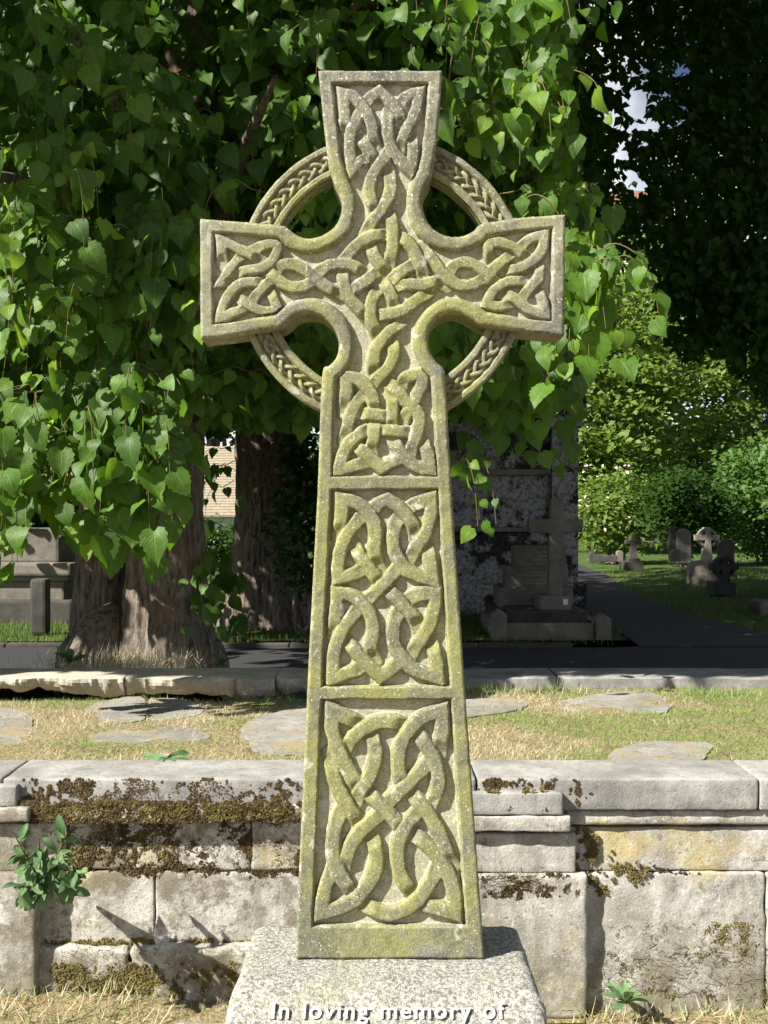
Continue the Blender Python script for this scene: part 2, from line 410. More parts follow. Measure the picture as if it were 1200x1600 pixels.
M = dict(
    cross=mat_cross(), granite=mat_granite(), wall=mat_wall(),
    coping=mat_slab('grey_coping_stone', (0.175, 0.172, 0.16), (0.36, 0.352, 0.325)),
    flag=mat_slab('grey_flagstone', (0.18, 0.172, 0.155), (0.33, 0.315, 0.285), 9.0, dirt=True),
    kerb=mat_slab('buff_broken_kerb', (0.32, 0.285, 0.22), (0.52, 0.48, 0.40), 8.0),
    tomb=mat_tomb(), tomb_pale=mat_tomb('streaked_pale_marble', 0.46),
    grave=mat_slab('brown_grey_gravestone', (0.13, 0.115, 0.095), (0.23, 0.205, 0.17), 6.0),
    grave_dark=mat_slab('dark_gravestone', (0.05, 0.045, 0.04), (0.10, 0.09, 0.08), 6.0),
    grave_pale=mat_slab('pale_gravestone', (0.26, 0.24, 0.18), (0.40, 0.375, 0.30), 6.0),
    letter=mat_simple('pale_lead_lettering', (0.20, 0.20, 0.19), (0.62, 0.61, 0.58), 230, 0.6, 0.3, 0.002),
    asphalt=mat_simple('asphalt', (0.024, 0.024, 0.026), (0.05, 0.049, 0.049), 60, 0.9, 0.6, 0.01),
    soil=mat_simple('dry_soil', (0.12, 0.095, 0.05), (0.36, 0.29, 0.16), 60, 0.95, 0.8, 0.02),
    turf=mat_simple('turf', (0.03, 0.06, 0.012), (0.065, 0.105, 0.022), 8, 0.95, 0.6, 0.03),
    bark=mat_bark(),
    twig=mat_simple('twig_bark', (0.09, 0.07, 0.03), (0.17, 0.13, 0.05), 40),
    lime=mat_leaf('lime_leaf', (0.028, 0.076, 0.008), (0.10, 0.205, 0.020), (0.20, 0.42, 0.02), 0.36, rough=0.5, spec=0.32),
    limeyoung=mat_leaf('young_lime_leaf', (0.09, 0.19, 0.016), (0.17, 0.28, 0.03), (0.40, 0.60, 0.05), 0.42, rough=0.5, spec=0.3),
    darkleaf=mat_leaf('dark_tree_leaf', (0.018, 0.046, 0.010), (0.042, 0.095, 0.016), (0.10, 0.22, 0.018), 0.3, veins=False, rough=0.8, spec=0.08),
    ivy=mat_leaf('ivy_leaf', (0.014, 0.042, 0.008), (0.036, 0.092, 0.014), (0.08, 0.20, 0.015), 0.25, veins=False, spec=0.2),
    fresh=mat_leaf('fresh_green_leaf', (0.07, 0.125, 0.016), (0.17, 0.25, 0.035), (0.30, 0.45, 0.045), 0.36, veins=False, rough=0.6),
    bright=mat_leaf('bright_green_leaf', (0.05, 0.12, 0.018), (0.10, 0.20, 0.035), (0.18, 0.36, 0.04), 0.36, veins=False, rough=0.6),
    weed=mat_leaf('blue_green_weed_leaf', (0.06, 0.13, 0.05), (0.15, 0.24, 0.10), (0.2, 0.36, 0.10), 0.2, rough=0.6, spec=0.25),
    petal=mat_simple('pale_rose_petal', (0.62, 0.42, 0.42), (0.78, 0.66, 0.62), 30),
    grass=mat_grass('dry_and_green_grass', (0.11, 0.20, 0.04), (0.20, 0.30, 0.07), (0.34, 0.28, 0.15), (0.62, 0.56, 0.39)),
    lawn=mat_grass('lawn_grass', (0.045, 0.10, 0.015), (0.10, 0.19, 0.03), (0.07, 0.10, 0.02), (0.14, 0.16, 0.04)),
    fibre=mat_grass('dead_moss_fibre', (0.10, 0.12, 0.03), (0.16, 0.18, 0.05), (0.10, 0.07, 0.03), (0.40, 0.32, 0.17)),
    moss=mat_simple('brown_moss', (0.030, 0.020, 0.010), (0.11, 0.075, 0.03), 55, 1.0, 0.5, 0.01),
    mossy=mat_simple('olive_moss', (0.075, 0.058, 0.02), (0.17, 0.14, 0.05), 55, 1.0, 0.5, 0.01),
    rooftile=mat_simple('brown_roof_tile', (0.22, 0.12, 0.08), (0.34, 0.20, 0.14), 9),
    lodgetile=mat_simple('buff_roof_tile', (0.20, 0.165, 0.115), (0.32, 0.275, 0.20), 9),
    render=mat_simple('pale_render', (0.60, 0.59, 0.56), (0.74, 0.73, 0.70), 4),
    glass=mat_simple('window_glass', (0.05, 0.06, 0.07), (0.10, 0.12, 0.14), 2, 0.1, 0.0),
    whitepaint=mat_simple('white_paint', (0.74, 0.73, 0.70), (0.8, 0.8, 0.78), 5),
)

# ------------------------------------------------------------------ ground, path, lawn
def sheet(name, xs, ys, zf, mat, parent=None):
    x, y = np.meshgrid(xs, ys, indexing='ij')
    z = zf(x, y); m = len(ys)
    i, j = np.meshgrid(np.arange(len(xs) - 1), np.arange(m - 1), indexing='ij')
    q = np.stack([i * m + j, (i + 1) * m + j, (i + 1) * m + j + 1, i * m + j + 1], -1).reshape(-1, 4)
    return mesh_obj(name, np.stack([x.ravel(), y.ravel(), z.ravel()], -1), q, mat, parent)

def warp(lo, hi, n, c, p=2.2):
    t = np.linspace(-1, 1, n); s = np.sign(t) * np.abs(t) ** p
    return np.where(s < 0, c + s * (c - lo), c + s * (hi - c))

g0 = sheet('ground', warp(-400, 400, 90, 0), np.concatenate([np.linspace(-200, 2.2, 12), np.linspace(2.3, 3.6, 40)]),
           lambda x, y: 0.0 + 0.018 * fbm(x * 4, y * 4, o=3) + 0.09 * np.clip((y - 2.75) / 0.5, 0, 1) * np.clip((-0.45 - x) / 0.35, 0, 1) * np.clip((x + 3) / 0.5, 0, 1), M['soil'])
tag(g0, kind='structure')
LAWN_Z = 0.20
def lawn_h(x, y):
    m = 0.12 * np.exp(-(((x - 7.0) / 3.2) ** 2 + ((y - 19.0) / 5.0) ** 2)) + 0.20 * np.clip((y - 27) / 20.0, 0, 1)
    n = 0.03 * fbm(np.asarray(x) * 0.7, np.asarray(y) * 0.7, o=3)
    return LAWN_Z + m * np.clip((x - 4.7) / 2.0, 0, 1) + n * np.clip((np.asarray(x) - 5.0) / 1.0, 0, 1)
g1 = sheet('lawn', warp(-400, 400, 160, 2), np.concatenate([[5.45, 5.7, 6.2, 7, 8, 9, 10], np.linspace(10.5, 40, 110), np.geomspace(41, 600, 30)]), lawn_h, M['turf'])
tag(g1, kind='structure')

def flat_poly(name, pts, zoff, mat):
    """a path laid 5 mm and more over the lawn, from plan points"""
    P = catmull(np.array(pts + [pts[0]]), 6)[:-1]
    bm = bmesh.new()
    vs = [bm.verts.new((p[0], p[1], float(lawn_h(np.array(p[0]), np.array(p[1]))) + zoff)) for p in P]
    f = bm.faces.new(vs); bmesh.ops.triangulate(bm, faces=[f])
    o = bm_obj(name, bm, mat); return tag(o, kind='structure')
def G(px, py, z=LAWN_Z):
    d = (CAMZ - z) * F / (py - 800.0); return ((px - 600) * d / F, d)
# the lane that runs across behind the terrace and the fork that leads off between the graves
lane = bmesh.new()
pl = [(-40, 7.3), (40, 7.3), (40, 11.3), (7.2, 11.1), (4.3, 10.95), (2.9, 10.55), (2.2, 10.35), (-40, 10.35)]
vs = [lane.verts.new((x, y, LAWN_Z + 0.012)) for x, y in pl]; bmesh.ops.triangulate(lane, faces=[lane.faces.new(vs)])
tag(bm_obj('lane', lane, M['asphalt']), kind='structure')
fork = [G(1000, 1013), G(950, 975), G(915, 950), G(902, 925), G(895, 905), G(880, 890), G(905, 883), G(945, 898), G(968, 915), G(1000, 935), G(1070, 958), G(1170, 985), G(1260, 1000), G(1260, 1013)]
bm = bmesh.new()
vs = [bm.verts.new((p[0], p[1], LAWN_Z + 0.018)) for p in fork]; bmesh.ops.triangulate(bm, faces=[bm.faces.new(vs)])
tag(bm_obj('path', bm, M['asphalt']), kind='structure')
# low kerb edging the verge
kb = empty('verge_kerb', (0, 10.4, LAWN_Z)); tag(kb, 'low dark kerb edging the grass verge along the lane', 'kerb')
xk = -9.0
while xk < 1.6:
    L = 0.9; box('kerb_stone', xk + 0.006, xk + L - 0.006, 10.33, 10.45, LAWN_Z - 0.1, LAWN_Z + 0.05, M['grave_dark'], kb, 0.012); xk += L

# ------------------------------------------------------------------ terrace on top of the vault, with flags
def terr_h(x, y):
    t = np.clip((y - 3.5) / 1.7, 0, 1)
    left = np.clip((-0.1 - x) / 0.4, 0, 1)
    back = np.clip((y - 4.85) / 0.3, 0, 1)
    return 0.682 - 0.03 * t - 0.10 * back * left + 0.013 * fbm(np.asarray(x) * 5, np.asarray(y) * 5, o=4)
ter = sheet('terrace', np.concatenate([np.linspace(-6, -2.4, 30), np.linspace(-2.35, 2.35, 260), np.linspace(2.4, 6, 30)]), np.linspace(3.40, 5.4, 110), terr_h, M['soil']); tag(ter, kind='structure')
tag(box('terrace_core', -6, 6, 3.5, 5.32, -0.05, 0.55, M['soil'], bev=0.0), kind='structure')

def flag(pxs, z, th=0.05):
    P = []
    for (px, py) in pxs:
        d = (CAMZ - z) * F / (py - 800.0); P.append(((px - 600) * d / F, d))
    P = catmull(np.array(P + [P[0]]), 9)[:-1]; cc_ = P.mean(0); z = float(terr_h(np.array(cc_[0]), np.array(cc_[1]))) + 0.011
    P = cc_ + (P - cc_) * (1 + 0.10 * fbm(P[:, 0] * 7, P[:, 1] * 7, o=3) + 0.06 * fbm(P[:, 0] * 30, P[:, 1] * 30, o=2))[:, None]
    bm = bmesh.new(); tx, ty = random.uniform(-0.01, 0.01), random.uniform(-0.01, 0.01); cx_, cy_ = P.mean(0)
    vs = [bm.verts.new((p[0], p[1], z - 0.005 + tx * (p[0] - cx_) + ty * (p[1] - cy_))) for p in P]
    f = bm.faces.new(vs); r = bmesh.ops.extrude_face_region(bm, geom=[f])
    for e in r['geom']:
        if isinstance(e, bmesh.types.BMVert): e.co.z -= th
    bmesh.ops.bevel(bm, geom=[e for e in bm.edges if abs(e.verts[0].co.z - e.verts[1].co.z) < 0.02 and e.verts[0].co.z > z - th / 2], offset=0.008, segments=2, affect='EDGES')
    return bm_obj('flagstone', bm, M['flag'], ter)
FLAGS = [
    ([(-120, 1100), (20, 1098), (52, 1120), (45, 1150), (10, 1168), (-130, 1172)], 0.690),
    ([(128, 1108), (165, 1092), (225, 1088), (228, 1122), (180, 1130), (135, 1126)], 0.668),
    ([(232, 1088), (285, 1092), (318, 1106), (300, 1120), (236, 1124)], 0.668),
    ([(120, 1150), (170, 1132), (240, 1130), (330, 1136), (320, 1152), (240, 1166), (150, 1168)], 0.682),
    ([(372, 1132), (420, 1108), (500, 1100), (520, 1162), (460, 1172), (395, 1166)], 0.692),
    ([(700, 1090), (790, 1086), (832, 1094), (800, 1108), (740, 1118), (690, 1116)], 0.676),
    ([(872, 1090), (940, 1078), (1020, 1076), (1050, 1098), (1010, 1112), (940, 1116), (880, 1108)], 0.678),
    ([(955, 1166), (1010, 1152), (1100, 1154), (1118, 1166), (1090, 1184), (1000, 1190), (950, 1184)], 0.696),
]
for pts, z in FLAGS: flag(pts, z)

# ------------------------------------------------------------------ the vault front: a wall of dressed stones
wall = empty('vault_wall', (0, 3.3, 0)); tag(wall, 'pale mossy stone vault front with pilasters, behind the carved cross', 'wall')
sc = 3.27 / F
def zz(py, d=3.27): return CAMZ - (py - 800) * d / F
def xx(px, d=3.27): return (px - 600) * d / F
k = 0
def blk(name, px0, px1, py0, py1, yf, yb=3.55, amp=0.0035, bev=0.006, m='wall', d=None):
    global k; k += 1
    d = yf if d is None else d
    return stone_block(name, xx(px0, d), xx(px1, d), yf, yb, zz(py1, d), zz(py0, d), M[m], wall, 0.02, amp, bev, seed=k * 3.1)
# coping slabs
for a, b in ((-420, 8), (10.5, 478), (480, 742), (744, 1179), (1181.5, 1600)):
    stone_block('coping_stone', xx(a), xx(b), 3.235, 3.49, zz(1262), zz(1212.5), M['coping'], wall, 0.03, 0.003, 0.008, seed=a * 0.1)
# right bay
blk('moulding', 800, 1600, 1266, 1290, 3.252, bev=0.012)
for a, b in ((800, 1352), (1354, 1600)): blk('ashlar_block', a, b, 1292, 1361, 3.268)
for a, b in ((800, 1196), (1198, 1600)): blk('ashlar_block', a, b, 1363.5, 1590, 3.262, bev=0.008, amp=0.006)
# middle pilaster
blk('pilaster_cap', 540, 880, 1239, 1274, 3.204, 3.24, bev=0.006, m='coping')
blk('moulding', 536, 892, 1276, 1300, 3.200, 3.262)
blk('ashlar_block', 545, 900, 1302, 1364, 3.232, 3.275)
blk('ashlar_block', 525, 918, 1366.5, 1592, 3.224, 3.27, bev=0.012, amp=0.005)
# left bay
blk('moulding', -60, 560, 1259, 1281, 3.215, amp=0.007, bev=0.008)
for a, b in ((-60, 106), (108, 392), (394, 580)): blk('ashlar_block', a, b, 1283, 1359, 3.262, amp=0.006, bev=0.008)
for a, b in ((-60, 241), (243, 560)): blk('ashlar_block', a, b, 1361.5, 1478, 3.262, amp=0.005)
for a, b in ((-60, 200), (202, 560)): blk('plinth_stone', a, b, 1480, 1600, 3.235, amp=0.014, bev=0.02)
# left pilaster
blk('pilaster_cap', -380, 26, 1228, 1262, 3.205, 3.24, bev=0.008, m='coping')
blk('moulding', -380, 44, 1264, 1284, 3.195, 3.24, amp=0.006)
blk('ashlar_block', -380, 34, 1286, 1362, 3.228, 3.27)
blk('ashlar_block', -380, 56, 1364.5, 1600, 3.205, 3.27, bev=0.012)
# kerb at the back of the terrace: broken slabs
kerb = empty('terrace_kerb', (0, 5.35, 0.6)); tag(kerb, 'grey stone kerb with a broken front edge along the back of the terrace', 'kerb')
def kerbslab(px0, px1, broken):
    x0, x1 = xx(px0, 5.25), xx(px1, 5.25); n = max(6, int((x1 - x0) / 0.012))
    xs = np.linspace(x0, x1, n)
    rag = np.where(broken, 0.055 * fbm(xs * 5, xs * 0 + px0, o=3) + 0.02 * fbm(xs * 28, xs * 0 + px0, o=3), 0.006 * fbm(xs * 5, xs * 0, o=2))
    bot = np.where(broken, 0.645 + 0.035 * fbm(xs * 6, xs * 0 + 5 + px0, o=3) + 0.012 * fbm(xs * 30, xs * 0 + 5 + px0, o=2) - 0.018, 0.585)
    tz = 0.706 + 0.003 * fbm(xs * 5, xs * 0 + 2, o=2)
    prof = [(5.53, bot), (5.53, tz), (5.40, tz + 0.002), (5.235 + rag * 0.6, tz)]
    for q_ in range(6):
        f_ = q_ / 5.0; rr_ = (0.022 if broken else 0.003) * fbm(xs * 16, xs * 0 + 3.3 + f_ * 2.2 + px0, o=4)
        prof.append((5.21 + rag + rr_ + (0.05 * f_ ** 2 if broken else 0.0), tz - 0.006 - (tz - 0.006 - bot) * f_))
    V = []; 
    for (y, z) in prof: V.append(np.stack([xs, np.broadcast_to(y, xs.shape), np.broadcast_to(z, xs.shape)], -1))
    V = np.array(V); m = len(prof); Fq = []
    for i in range(m):
        for j in range(n - 1):
            a, b = i, (i + 1) % m
            Fq.append((a * n + j, a * n + j + 1, b * n + j + 1, b * n + j))
    Fq.append(tuple(i * n for i in range(m))); Fq.append(tuple(i * n + n - 1 for i in range(m))[::-1])
    mesh_obj('kerb_stone', V.reshape(-1, 3), Fq, M['kerb'] if broken else M['coping'], kerb, smooth=False)
for a, b, br in ((-500, -40, True), (-38, 195, True), (197, 430, True), (432, 640, True), (642, 868, False), (872, 1260, False), (1262, 1700, False)):
    kerbslab(a, b, br)

# ------------------------------------------------------------------ the carved cross
CD = 2.2; PX = CD / F           # depth of the face, metres per photo pixel there
REL = 0.0155                    # depth of the carving
OUT = """497,109* 512,250 517,271 524,290 532,307 533.5,327 528,345 516,359 499,368 480,371 463,366 449,355.5 432,350 312,341*
313,530* 380,521 430,514 446,508 459,496 474,489.5 491,489.5 507,497 520,510 527.5,527 529,545 524,560 514,571 504,580 500,650 496,770 481,1055 463,1460 464,1499*
755,1499* 754.5,1465 727,1078 706,764 697,600 694,577 684,567 674,551 669.5,532 673,512 686,496 705,488 723,491 739,500 752,508 770,511 807,516 882,524*
884,334* 807,340 768,346 750,350 740,360 724,367.5 705,368.5 687,363 671,349 662,328 660.5,308 666,290 672,278 677,262 684,210 691,109*"""
def parse(s, scl=1.0, ox=0.0, oy=0.0):
    P, sh = [], []
    for w in s.split():
        sh.append(w.endswith('*')); a, b = w.rstrip('*').split(','); P.append((ox + float(a) / scl, oy + float(b) / scl))
    return np.array(P), sh
def smooth_sections(P, sh, n=5, closed=False):
    if closed: P = np.vstack([P, P[:1]]); sh = sh + [sh[0]]
    out, idx = [], [0] + [i for i in range(1, len(P) - 1) if sh[i]] + [len(P) - 1]
    corners = []
    for a, b in zip(idx[:-1], idx[1:]):
        seg = catmull(P[a:b + 1], n) if b - a > 1 else P[a:b + 1]
        if out: corners.append(len(out)); seg = seg[1:] if len(out) else seg
        out.extend(seg if len(out) == 0 else seg)
    # corners hold index of first point AFTER the corner
    return np.array(out), [c - 1 for c in corners]
def seg_dist(X, Y, P):
    best = np.full(X.shape, 1e9)
    for a, b in zip(P[:-1], P[1:]):
        d = b - a; L = d @ d
        if L < 1e-9: continue
        t = np.clip(((X - a[0]) * d[0] + (Y - a[1]) * d[1]) / L, 0, 1)
        best = np.minimum(best, (X - a[0] - t * d[0]) ** 2 + (Y - a[1] - t * d[1]) ** 2)
    return np.sqrt(best)
def inside(X, Y, P):
    r = np.zeros(X.shape, bool)
    for (x1, y1), (x2, y2) in zip(P, np.roll(P, -1, axis=0)):
        if y1 == y2: continue
        c = (y1 > Y) != (y2 > Y)
        r ^= c & (X < (x2 - x1) * (Y - y1) / (y2 - y1) + x1)
    return r

OP, OSH = parse(OUT)
OL, _ = smooth_sections(OP, OSH, 5, closed=True)
if np.allclose(OL[0], OL[-1]): OL = OL[:-1]
ST = 1.2
gx = np.arange(306, 892, ST); gy = np.arange(103, 1505, ST)
U, Vv = np.meshgrid(gx, gy, indexing='ij')
# worn, hand-cut edges: the drawing is sampled through a slight wobble
wu = 1.0 * vnoise(U / 17, Vv / 17) + 0.45 * vnoise(U / 6, Vv / 6, U * 0 + 4)
wv = 1.0 * vnoise(U / 17 + 50, Vv / 17) + 0.45 * vnoise(U / 6 + 50, Vv / 6, U * 0 + 4)
OLc = np.vstack([OL, OL[:1]])
ins = inside(U, Vv, OL)
dist = seg_dist(U, Vv, OLc)
sd = np.where(ins, dist, -dist)                     # distance inside the outline
Uw, Vw = U + wu, Vv + wv
sdw = sd + 0.8 * wu

hole = np.zeros_like(U)
for hx, hy in ((487, 325), (708, 323), (485, 535), (712, 533)):
    hole = np.maximum(hole, np.clip(1.25 - np.hypot(U - hx, Vv - hy) / 95.0, 0, 1))
hole = np.clip(hole * 2, 0, 1)
wf = np.where(Vv > 590, 22 + 4 * np.clip((Vv - 700) / 700, 0, 1), 21.5) + 3.5 * hole
e1 = wf - sdw
bars = np.maximum.reduce([12.0 - np.abs(Vw - 754.5), 11.5 - np.abs(Vw - 1083), Vw - 1446.0])
e = np.maximum(e1, np.where(sd > 0, bars, -9))
def rnd(t): t = np.clip(t, 0, 1); return np.sqrt(1 - (1 - t) ** 2)
rin = 4.5 + 5.5 * hole
hf = np.where(e > 0, rnd(e / rin) , 0.0)
# roll along the arm-pits, softened arris on the outside
outb = 1 - rnd(sdw / (5.0 + 5.0 * hole))
hf = hf - outb * (0.42 + 0.25 * hole) * (e > 0)
H = hf.copy()
lab = np.where(e > 0.0, 1, 0)                       # 1 frame, 0 ground, 2.. strands
lab[(e > 0)] = 1

C7 = (3.529, 440, 1070); C6 = (4.444, 470, 740); C5 = (4.8, 480, 560)
T6 = (6.0, 500, 100); M6 = (6.0, 500, 260); N6 = (6.0, 500, 400); L6 = (6.0, 310, 330); R6 = (6.0, 690, 330)
STR = [
 # bottom panel
 (C7, 12.2, 3, "455,232 400,205 345,180 280,148* 280,240 310,350 360,460 415,560 440,610"),
 (C7, 12.0, 3, "335,390 375,325 425,268 500,222 585,205 650,218 705,240"),
 (C7, 12.0, 3, "480,240 510,310 518,400 490,500 440,585 405,665"),
 (C7, 12.2, 3, "265,385 285,490 330,610 390,710 450,790"),
 (C7, 12.2, 3, "870,395 880,320 888,240 885,148* 800,175 725,235 665,320 645,420 655,510 670,590"),
 (C7, 12.0, 3, "725,250 780,310 840,410 868,520 850,610 810,700"),
 (C7, 12.0, 3, "840,400 780,470 700,550 620,625 560,690"),
 (C7, 12.0, 3, "455,575 510,635 590,710 660,790 700,830"),
 (C7, 12.2, 3, "690,580 750,640 820,730 880,840 915,930 945,1010"),
 (C7, 12.2, 3, "790,670 730,730 670,820 643,910 645,1000 680,1100 745,1190"),
 (C7, 12.0, 3, "590,690 530,735 450,800 390,880 360,960 335,1050"),
 (C7, 12.2, 3, "335,690 300,780 285,880 295,980 340,1080 410,1185"),
 (C7, 12.2, 3, "480,820 520,900 528,980 490,1090 420,1180 330,1235 222,1262* 232,1170 255,1090 290,1010"),
 (C7, 12.2, 3, "430,1200 500,1245 590,1270 680,1245 760,1185 820,1100 870,1000"),
 (C7, 12.2, 3, "700,810 780,870 860,950 925,1060 955,1170 958,1268* 880,1245 800,1225 740,1195"),
 # middle panel
 (C6, 11.3, 4, "262,445 275,360 285,270 285,180* 370,200 450,255 505,340 522,440 515,550 545,670"),
 (C6, 11.3, 4, "445,265 390,340 320,430 275,540 262,650 262,728* 340,712 400,690 470,640"),
 (C6, 11.0, 4, "480,285 540,215 605,182* 680,235 750,310 790,380 800,450"),
 (C6, 11.3, 4, "735,260 780,225 840,200 905,178* 905,290 870,420 810,510 750,610"),
 (C6, 11.3, 4, "690,290 655,370 645,460 660,560 720,650 810,710 920,742* 905,640 890,550 865,470"),
 (C6, 11.0, 4, "355,470 400,550 460,640 525,725 580,790"),
 (C6, 11.0, 4, "700,630 640,700 570,770 500,845 440,910"),
 (C6, 11.3, 4, "225,1130 240,1030 250,930 255,832* 350,850 430,910 490,1000 508,1110 490,1200 520,1310"),
 (C6, 11.0, 4, "570,770 640,840 710,915 780,990 820,1080"),
 (C6, 11.3, 4, "750,880 800,850 860,835 935,832* 930,930 895,1050 840,1150 760,1270"),
 (C6, 11.3, 4, "710,930 665,1000 645,1090 655,1190 710,1290 800,1370 958,1425* 945,1320 930,1240 895,1150"),
 (C6, 11.3, 4, "420,905 370,980 300,1080 250,1180 228,1300 222,1425* 310,1392 380,1370 460,1320"),
 (C6, 11.0, 4, "290,1140 350,1200 410,1270 480,1340 558,1410* 620,1370 670,1330 730,1280"),
 # upper shaft panel
 (C5, 10.6, 5, "275,400 290,310 298,220 292,140* 380,160 450,220 495,300 510,430"),
 (C5, 10.6, 5, "440,250 380,320 330,420 308,510 270,620"),
 (C5, 10.4, 5, "350,395 430,412 500,422 590,430 670,430"),
 (C5, 10.4, 5, "630,210 640,300 645,390 640,470 645,560"),
 (C5, 10.4, 5, "490,528 570,538 660,547 750,552 830,560"),
 (C5, 10.4, 5, "512,420 508,500 500,580 490,650 485,730"),
 (C5, 10.6, 5, "560,160 630,200 690,255 740,320 800,370 835,420 845,480 825,560 805,630 760,760"),
 (C5, 10.6, 5, "700,240 735,150 790,130 868,118* 855,220 805,320 755,410 690,500"),
 (C5, 10.6, 5, "510,520 430,545 350,600 290,680 255,770 232,840* 330,812 400,795 480,760"),
 (C5, 10.4, 5, "320,620 380,665 440,715 510,780 560,825* 620,790 670,765 740,720"),
 (C5, 10.6, 5, "625,570 670,650 720,730 790,795 860,825 942,838* 920,750 890,670 840,590"),
 # top limb
 (T6, 9.6, 2, "260,660 235,560 235,450 225,350 215,268* 300,285 370,345 440,440 490,560 500,670 520,810"),
 (T6, 9.6, 2, "405,390 350,490 300,600 285,720 285,830 300,985* 370,915 420,885 490,830"),
 (T6, 9.4, 2, "360,640 400,720 440,780 490,850 530,960"),
 (T6, 9.6, 2, "420,370 470,310 560,250* 640,320 710,400 750,470 770,600"),
 (T6, 9.6, 2, "740,380 780,320 840,285 928,262* 910,400 870,510 815,610 775,700 740,820"),
 (T6, 9.6, 2, "650,390 645,500 640,600 650,700 690,800 760,900 848,985* 870,900 880,790 850,640"),
 (T6, 10.2, 2, "660,760 610,860 550,950 500,1040 472,1130 475,1220 500,1320 540,1420"),
 (M6, 10.2, 2, "640,0 660,90 668,180 645,290 580,400 510,490 420,620"),
 # crossing
 (M6, 10.2, 2, "690,635 600,640 510,645 420,675 340,735 270,810 190,900"),
 (M6, 10.2, 2, "630,400 668,480 685,570 690,670 682,770 665,860 640,960"),
 (M6, 10.2, 2, "450,690 490,790 540,870 600,950 665,1025"),
 (M6, 10.2, 2, "930,890 860,925 780,970 710,1030 640,1090"),
 (M6, 10.2, 2, "600,950 520,1000 450,1060 380,1105 290,1150 200,1160"),
 (N6, 10.2, 2, "570,180 610,260 660,340 695,420 710,520"),
 (N6, 10.2, 2, "570,270 515,350 485,440 482,550 505,650 560,770"),
 (N6, 10.2, 2, "480,560 570,548 660,540 760,515 850,455 930,395 1010,350 1060,300"),
 (N6, 10.2, 2, "800,580 740,650 660,700 590,780 530,870 505,960 500,1050 520,1140"),
 (N6, 10.2, 2, "640,760 690,830 695,920 660,1010 600,1090 530,1160 470,1240"),
 (M6, 10.2, 2, "680,630 790,680 860,750 920,850 955,940 975,1070"),
 (N6, 10.0, 2, "680,290 760,268 850,262 950,268 1040,250 1110,240 1200,280"),
 (N6, 10.0, 2, "-50,170 30,112 110,78 210,66 310,92 390,140 450,180"),
 (N6, 10.2, 2, "210,90 215,190 235,290 290,400 370,490 470,600"),
 (L6, 9.8, 2, "700,600 770,510 860,492 960,530 1060,600 1160,680 1260,735 1360,780"),
 (L6, 9.8, 2, "590,510 660,560 730,620 810,685 900,712 990,695 1060,660 1140,600"),
 # left arm
 (L6, 8.8, 2, "500,365 570,330 650,308 745,303* 730,390 680,465 600,520 500,545 410,560 320,600"),
 (L6, 8.8, 2, "220,500 220,430 215,350 205,268* 300,312 400,362 490,405 600,460"),
 (L6, 8.6, 2, "440,380 370,445 300,530 255,600 215,672* 280,672 340,700"),
 (L6, 8.8, 2, "640,640 540,662 450,668 370,695 300,760 245,850 215,940 205,1005* 300,958 380,925 480,860"),
 (L6, 8.8, 2, "720,610 650,670 590,730 530,795 480,860"),
 (L6, 8.8, 2, "320,780 400,825 480,880 570,925 660,938 755,930* 720,850 695,790 630,720"),
 # right arm
 (R6, 9.8, 2, "-190,330 -90,430 -20,530 60,615 150,680 250,695 340,665 440,590"),
 (R6, 9.6, 2, "60,580 140,495 230,475 320,500 400,562 480,635 560,700"),
 (R6, 8.8, 2, "680,370 620,425 550,485 480,545 420,600"),
 (R6, 8.8, 2, "520,470 465,430 448,350 448,275* 550,288 650,315 730,365 840,450"),
 (R6, 8.8, 2, "730,350 790,285 860,240 965,215* 950,330 895,430 810,495 710,535 570,545"),
 (R6, 8.8, 2, "850,620 780,650 690,655 600,665 520,715 465,790 435,870* 530,885 600,875 700,840"),
 (R6, 8.8, 2, "880,460 930,540 920,610 870,675 810,745 750,830"),
 (R6, 8.8, 2, "550,760 620,785 690,815 770,880 850,935 985,965* 965,870 940,800 880,700"),
]
own = np.full(U.shape, -1, int)
sid = 2
strand_panel = {}
for (cs, w, pan, txt) in STR:
    P, sh = parse(txt, *cs); w = w * 1.11
    L, corners = smooth_sections(P, sh, 6)
    lo = L.min(0) - 2.6 * w; hi = L.max(0) + 2.6 * w
    i0, i1 = np.searchsorted(gx, [lo[0], hi[0]]); j0, j1 = np.searchsorted(gy, [lo[1], hi[1]])
    X, Y = Uw[i0:i1, j0:j1], Vw[i0:i1, j0:j1]
    ee = w - seg_dist(X, Y, L)
    for c in corners:
        p = L[c]; a = p - L[c - 1]; a /= np.linalg.norm(a); b = L[c + 1] - p; b /= np.linalg.norm(b)
        rx, ry = X - p[0], Y - p[1]
        kite = np.minimum(w - np.abs(rx * a[1] - ry * a[0]), w - np.abs(rx * b[1] - ry * b[0]))
        m = (rx * (a - b)[0] + ry * (a - b)[1] > 0) & (np.hypot(rx, ry) < 2.3 * w)
        ee = np.where(m, np.maximum(ee, kite), ee)
    q = np.minimum(np.hypot(X - L[0][0], Y - L[0][1]), np.hypot(X - L[-1][0], Y - L[-1][1])) / w
    t = np.clip((q - 0.5) / 1.6, 0, 1); lift = 0.36 + 0.64 * t * t * (3 - 2 * t)
    prof = rnd(ee / (0.42 * w)) * 0.80 + 0.20 * rnd(ee / w)
    hh = np.where(ee > 0, 0.93 * prof * lift, -1)
    sub = H[i0:i1, j0:j1]; sl_ = lab[i0:i1, j0:j1]
    ok = (hh > sub) & (sl_ != 1)
    sub[ok] = hh[ok]; sl_[ok] = sid
    strand_panel[sid] = pan; sid += 1
# weathering of the skin
H = H + 0.040 * fbm(U / 9, Vv / 9, o=3) + 0.035 * fbm(U / 60, Vv / 60, o=2)
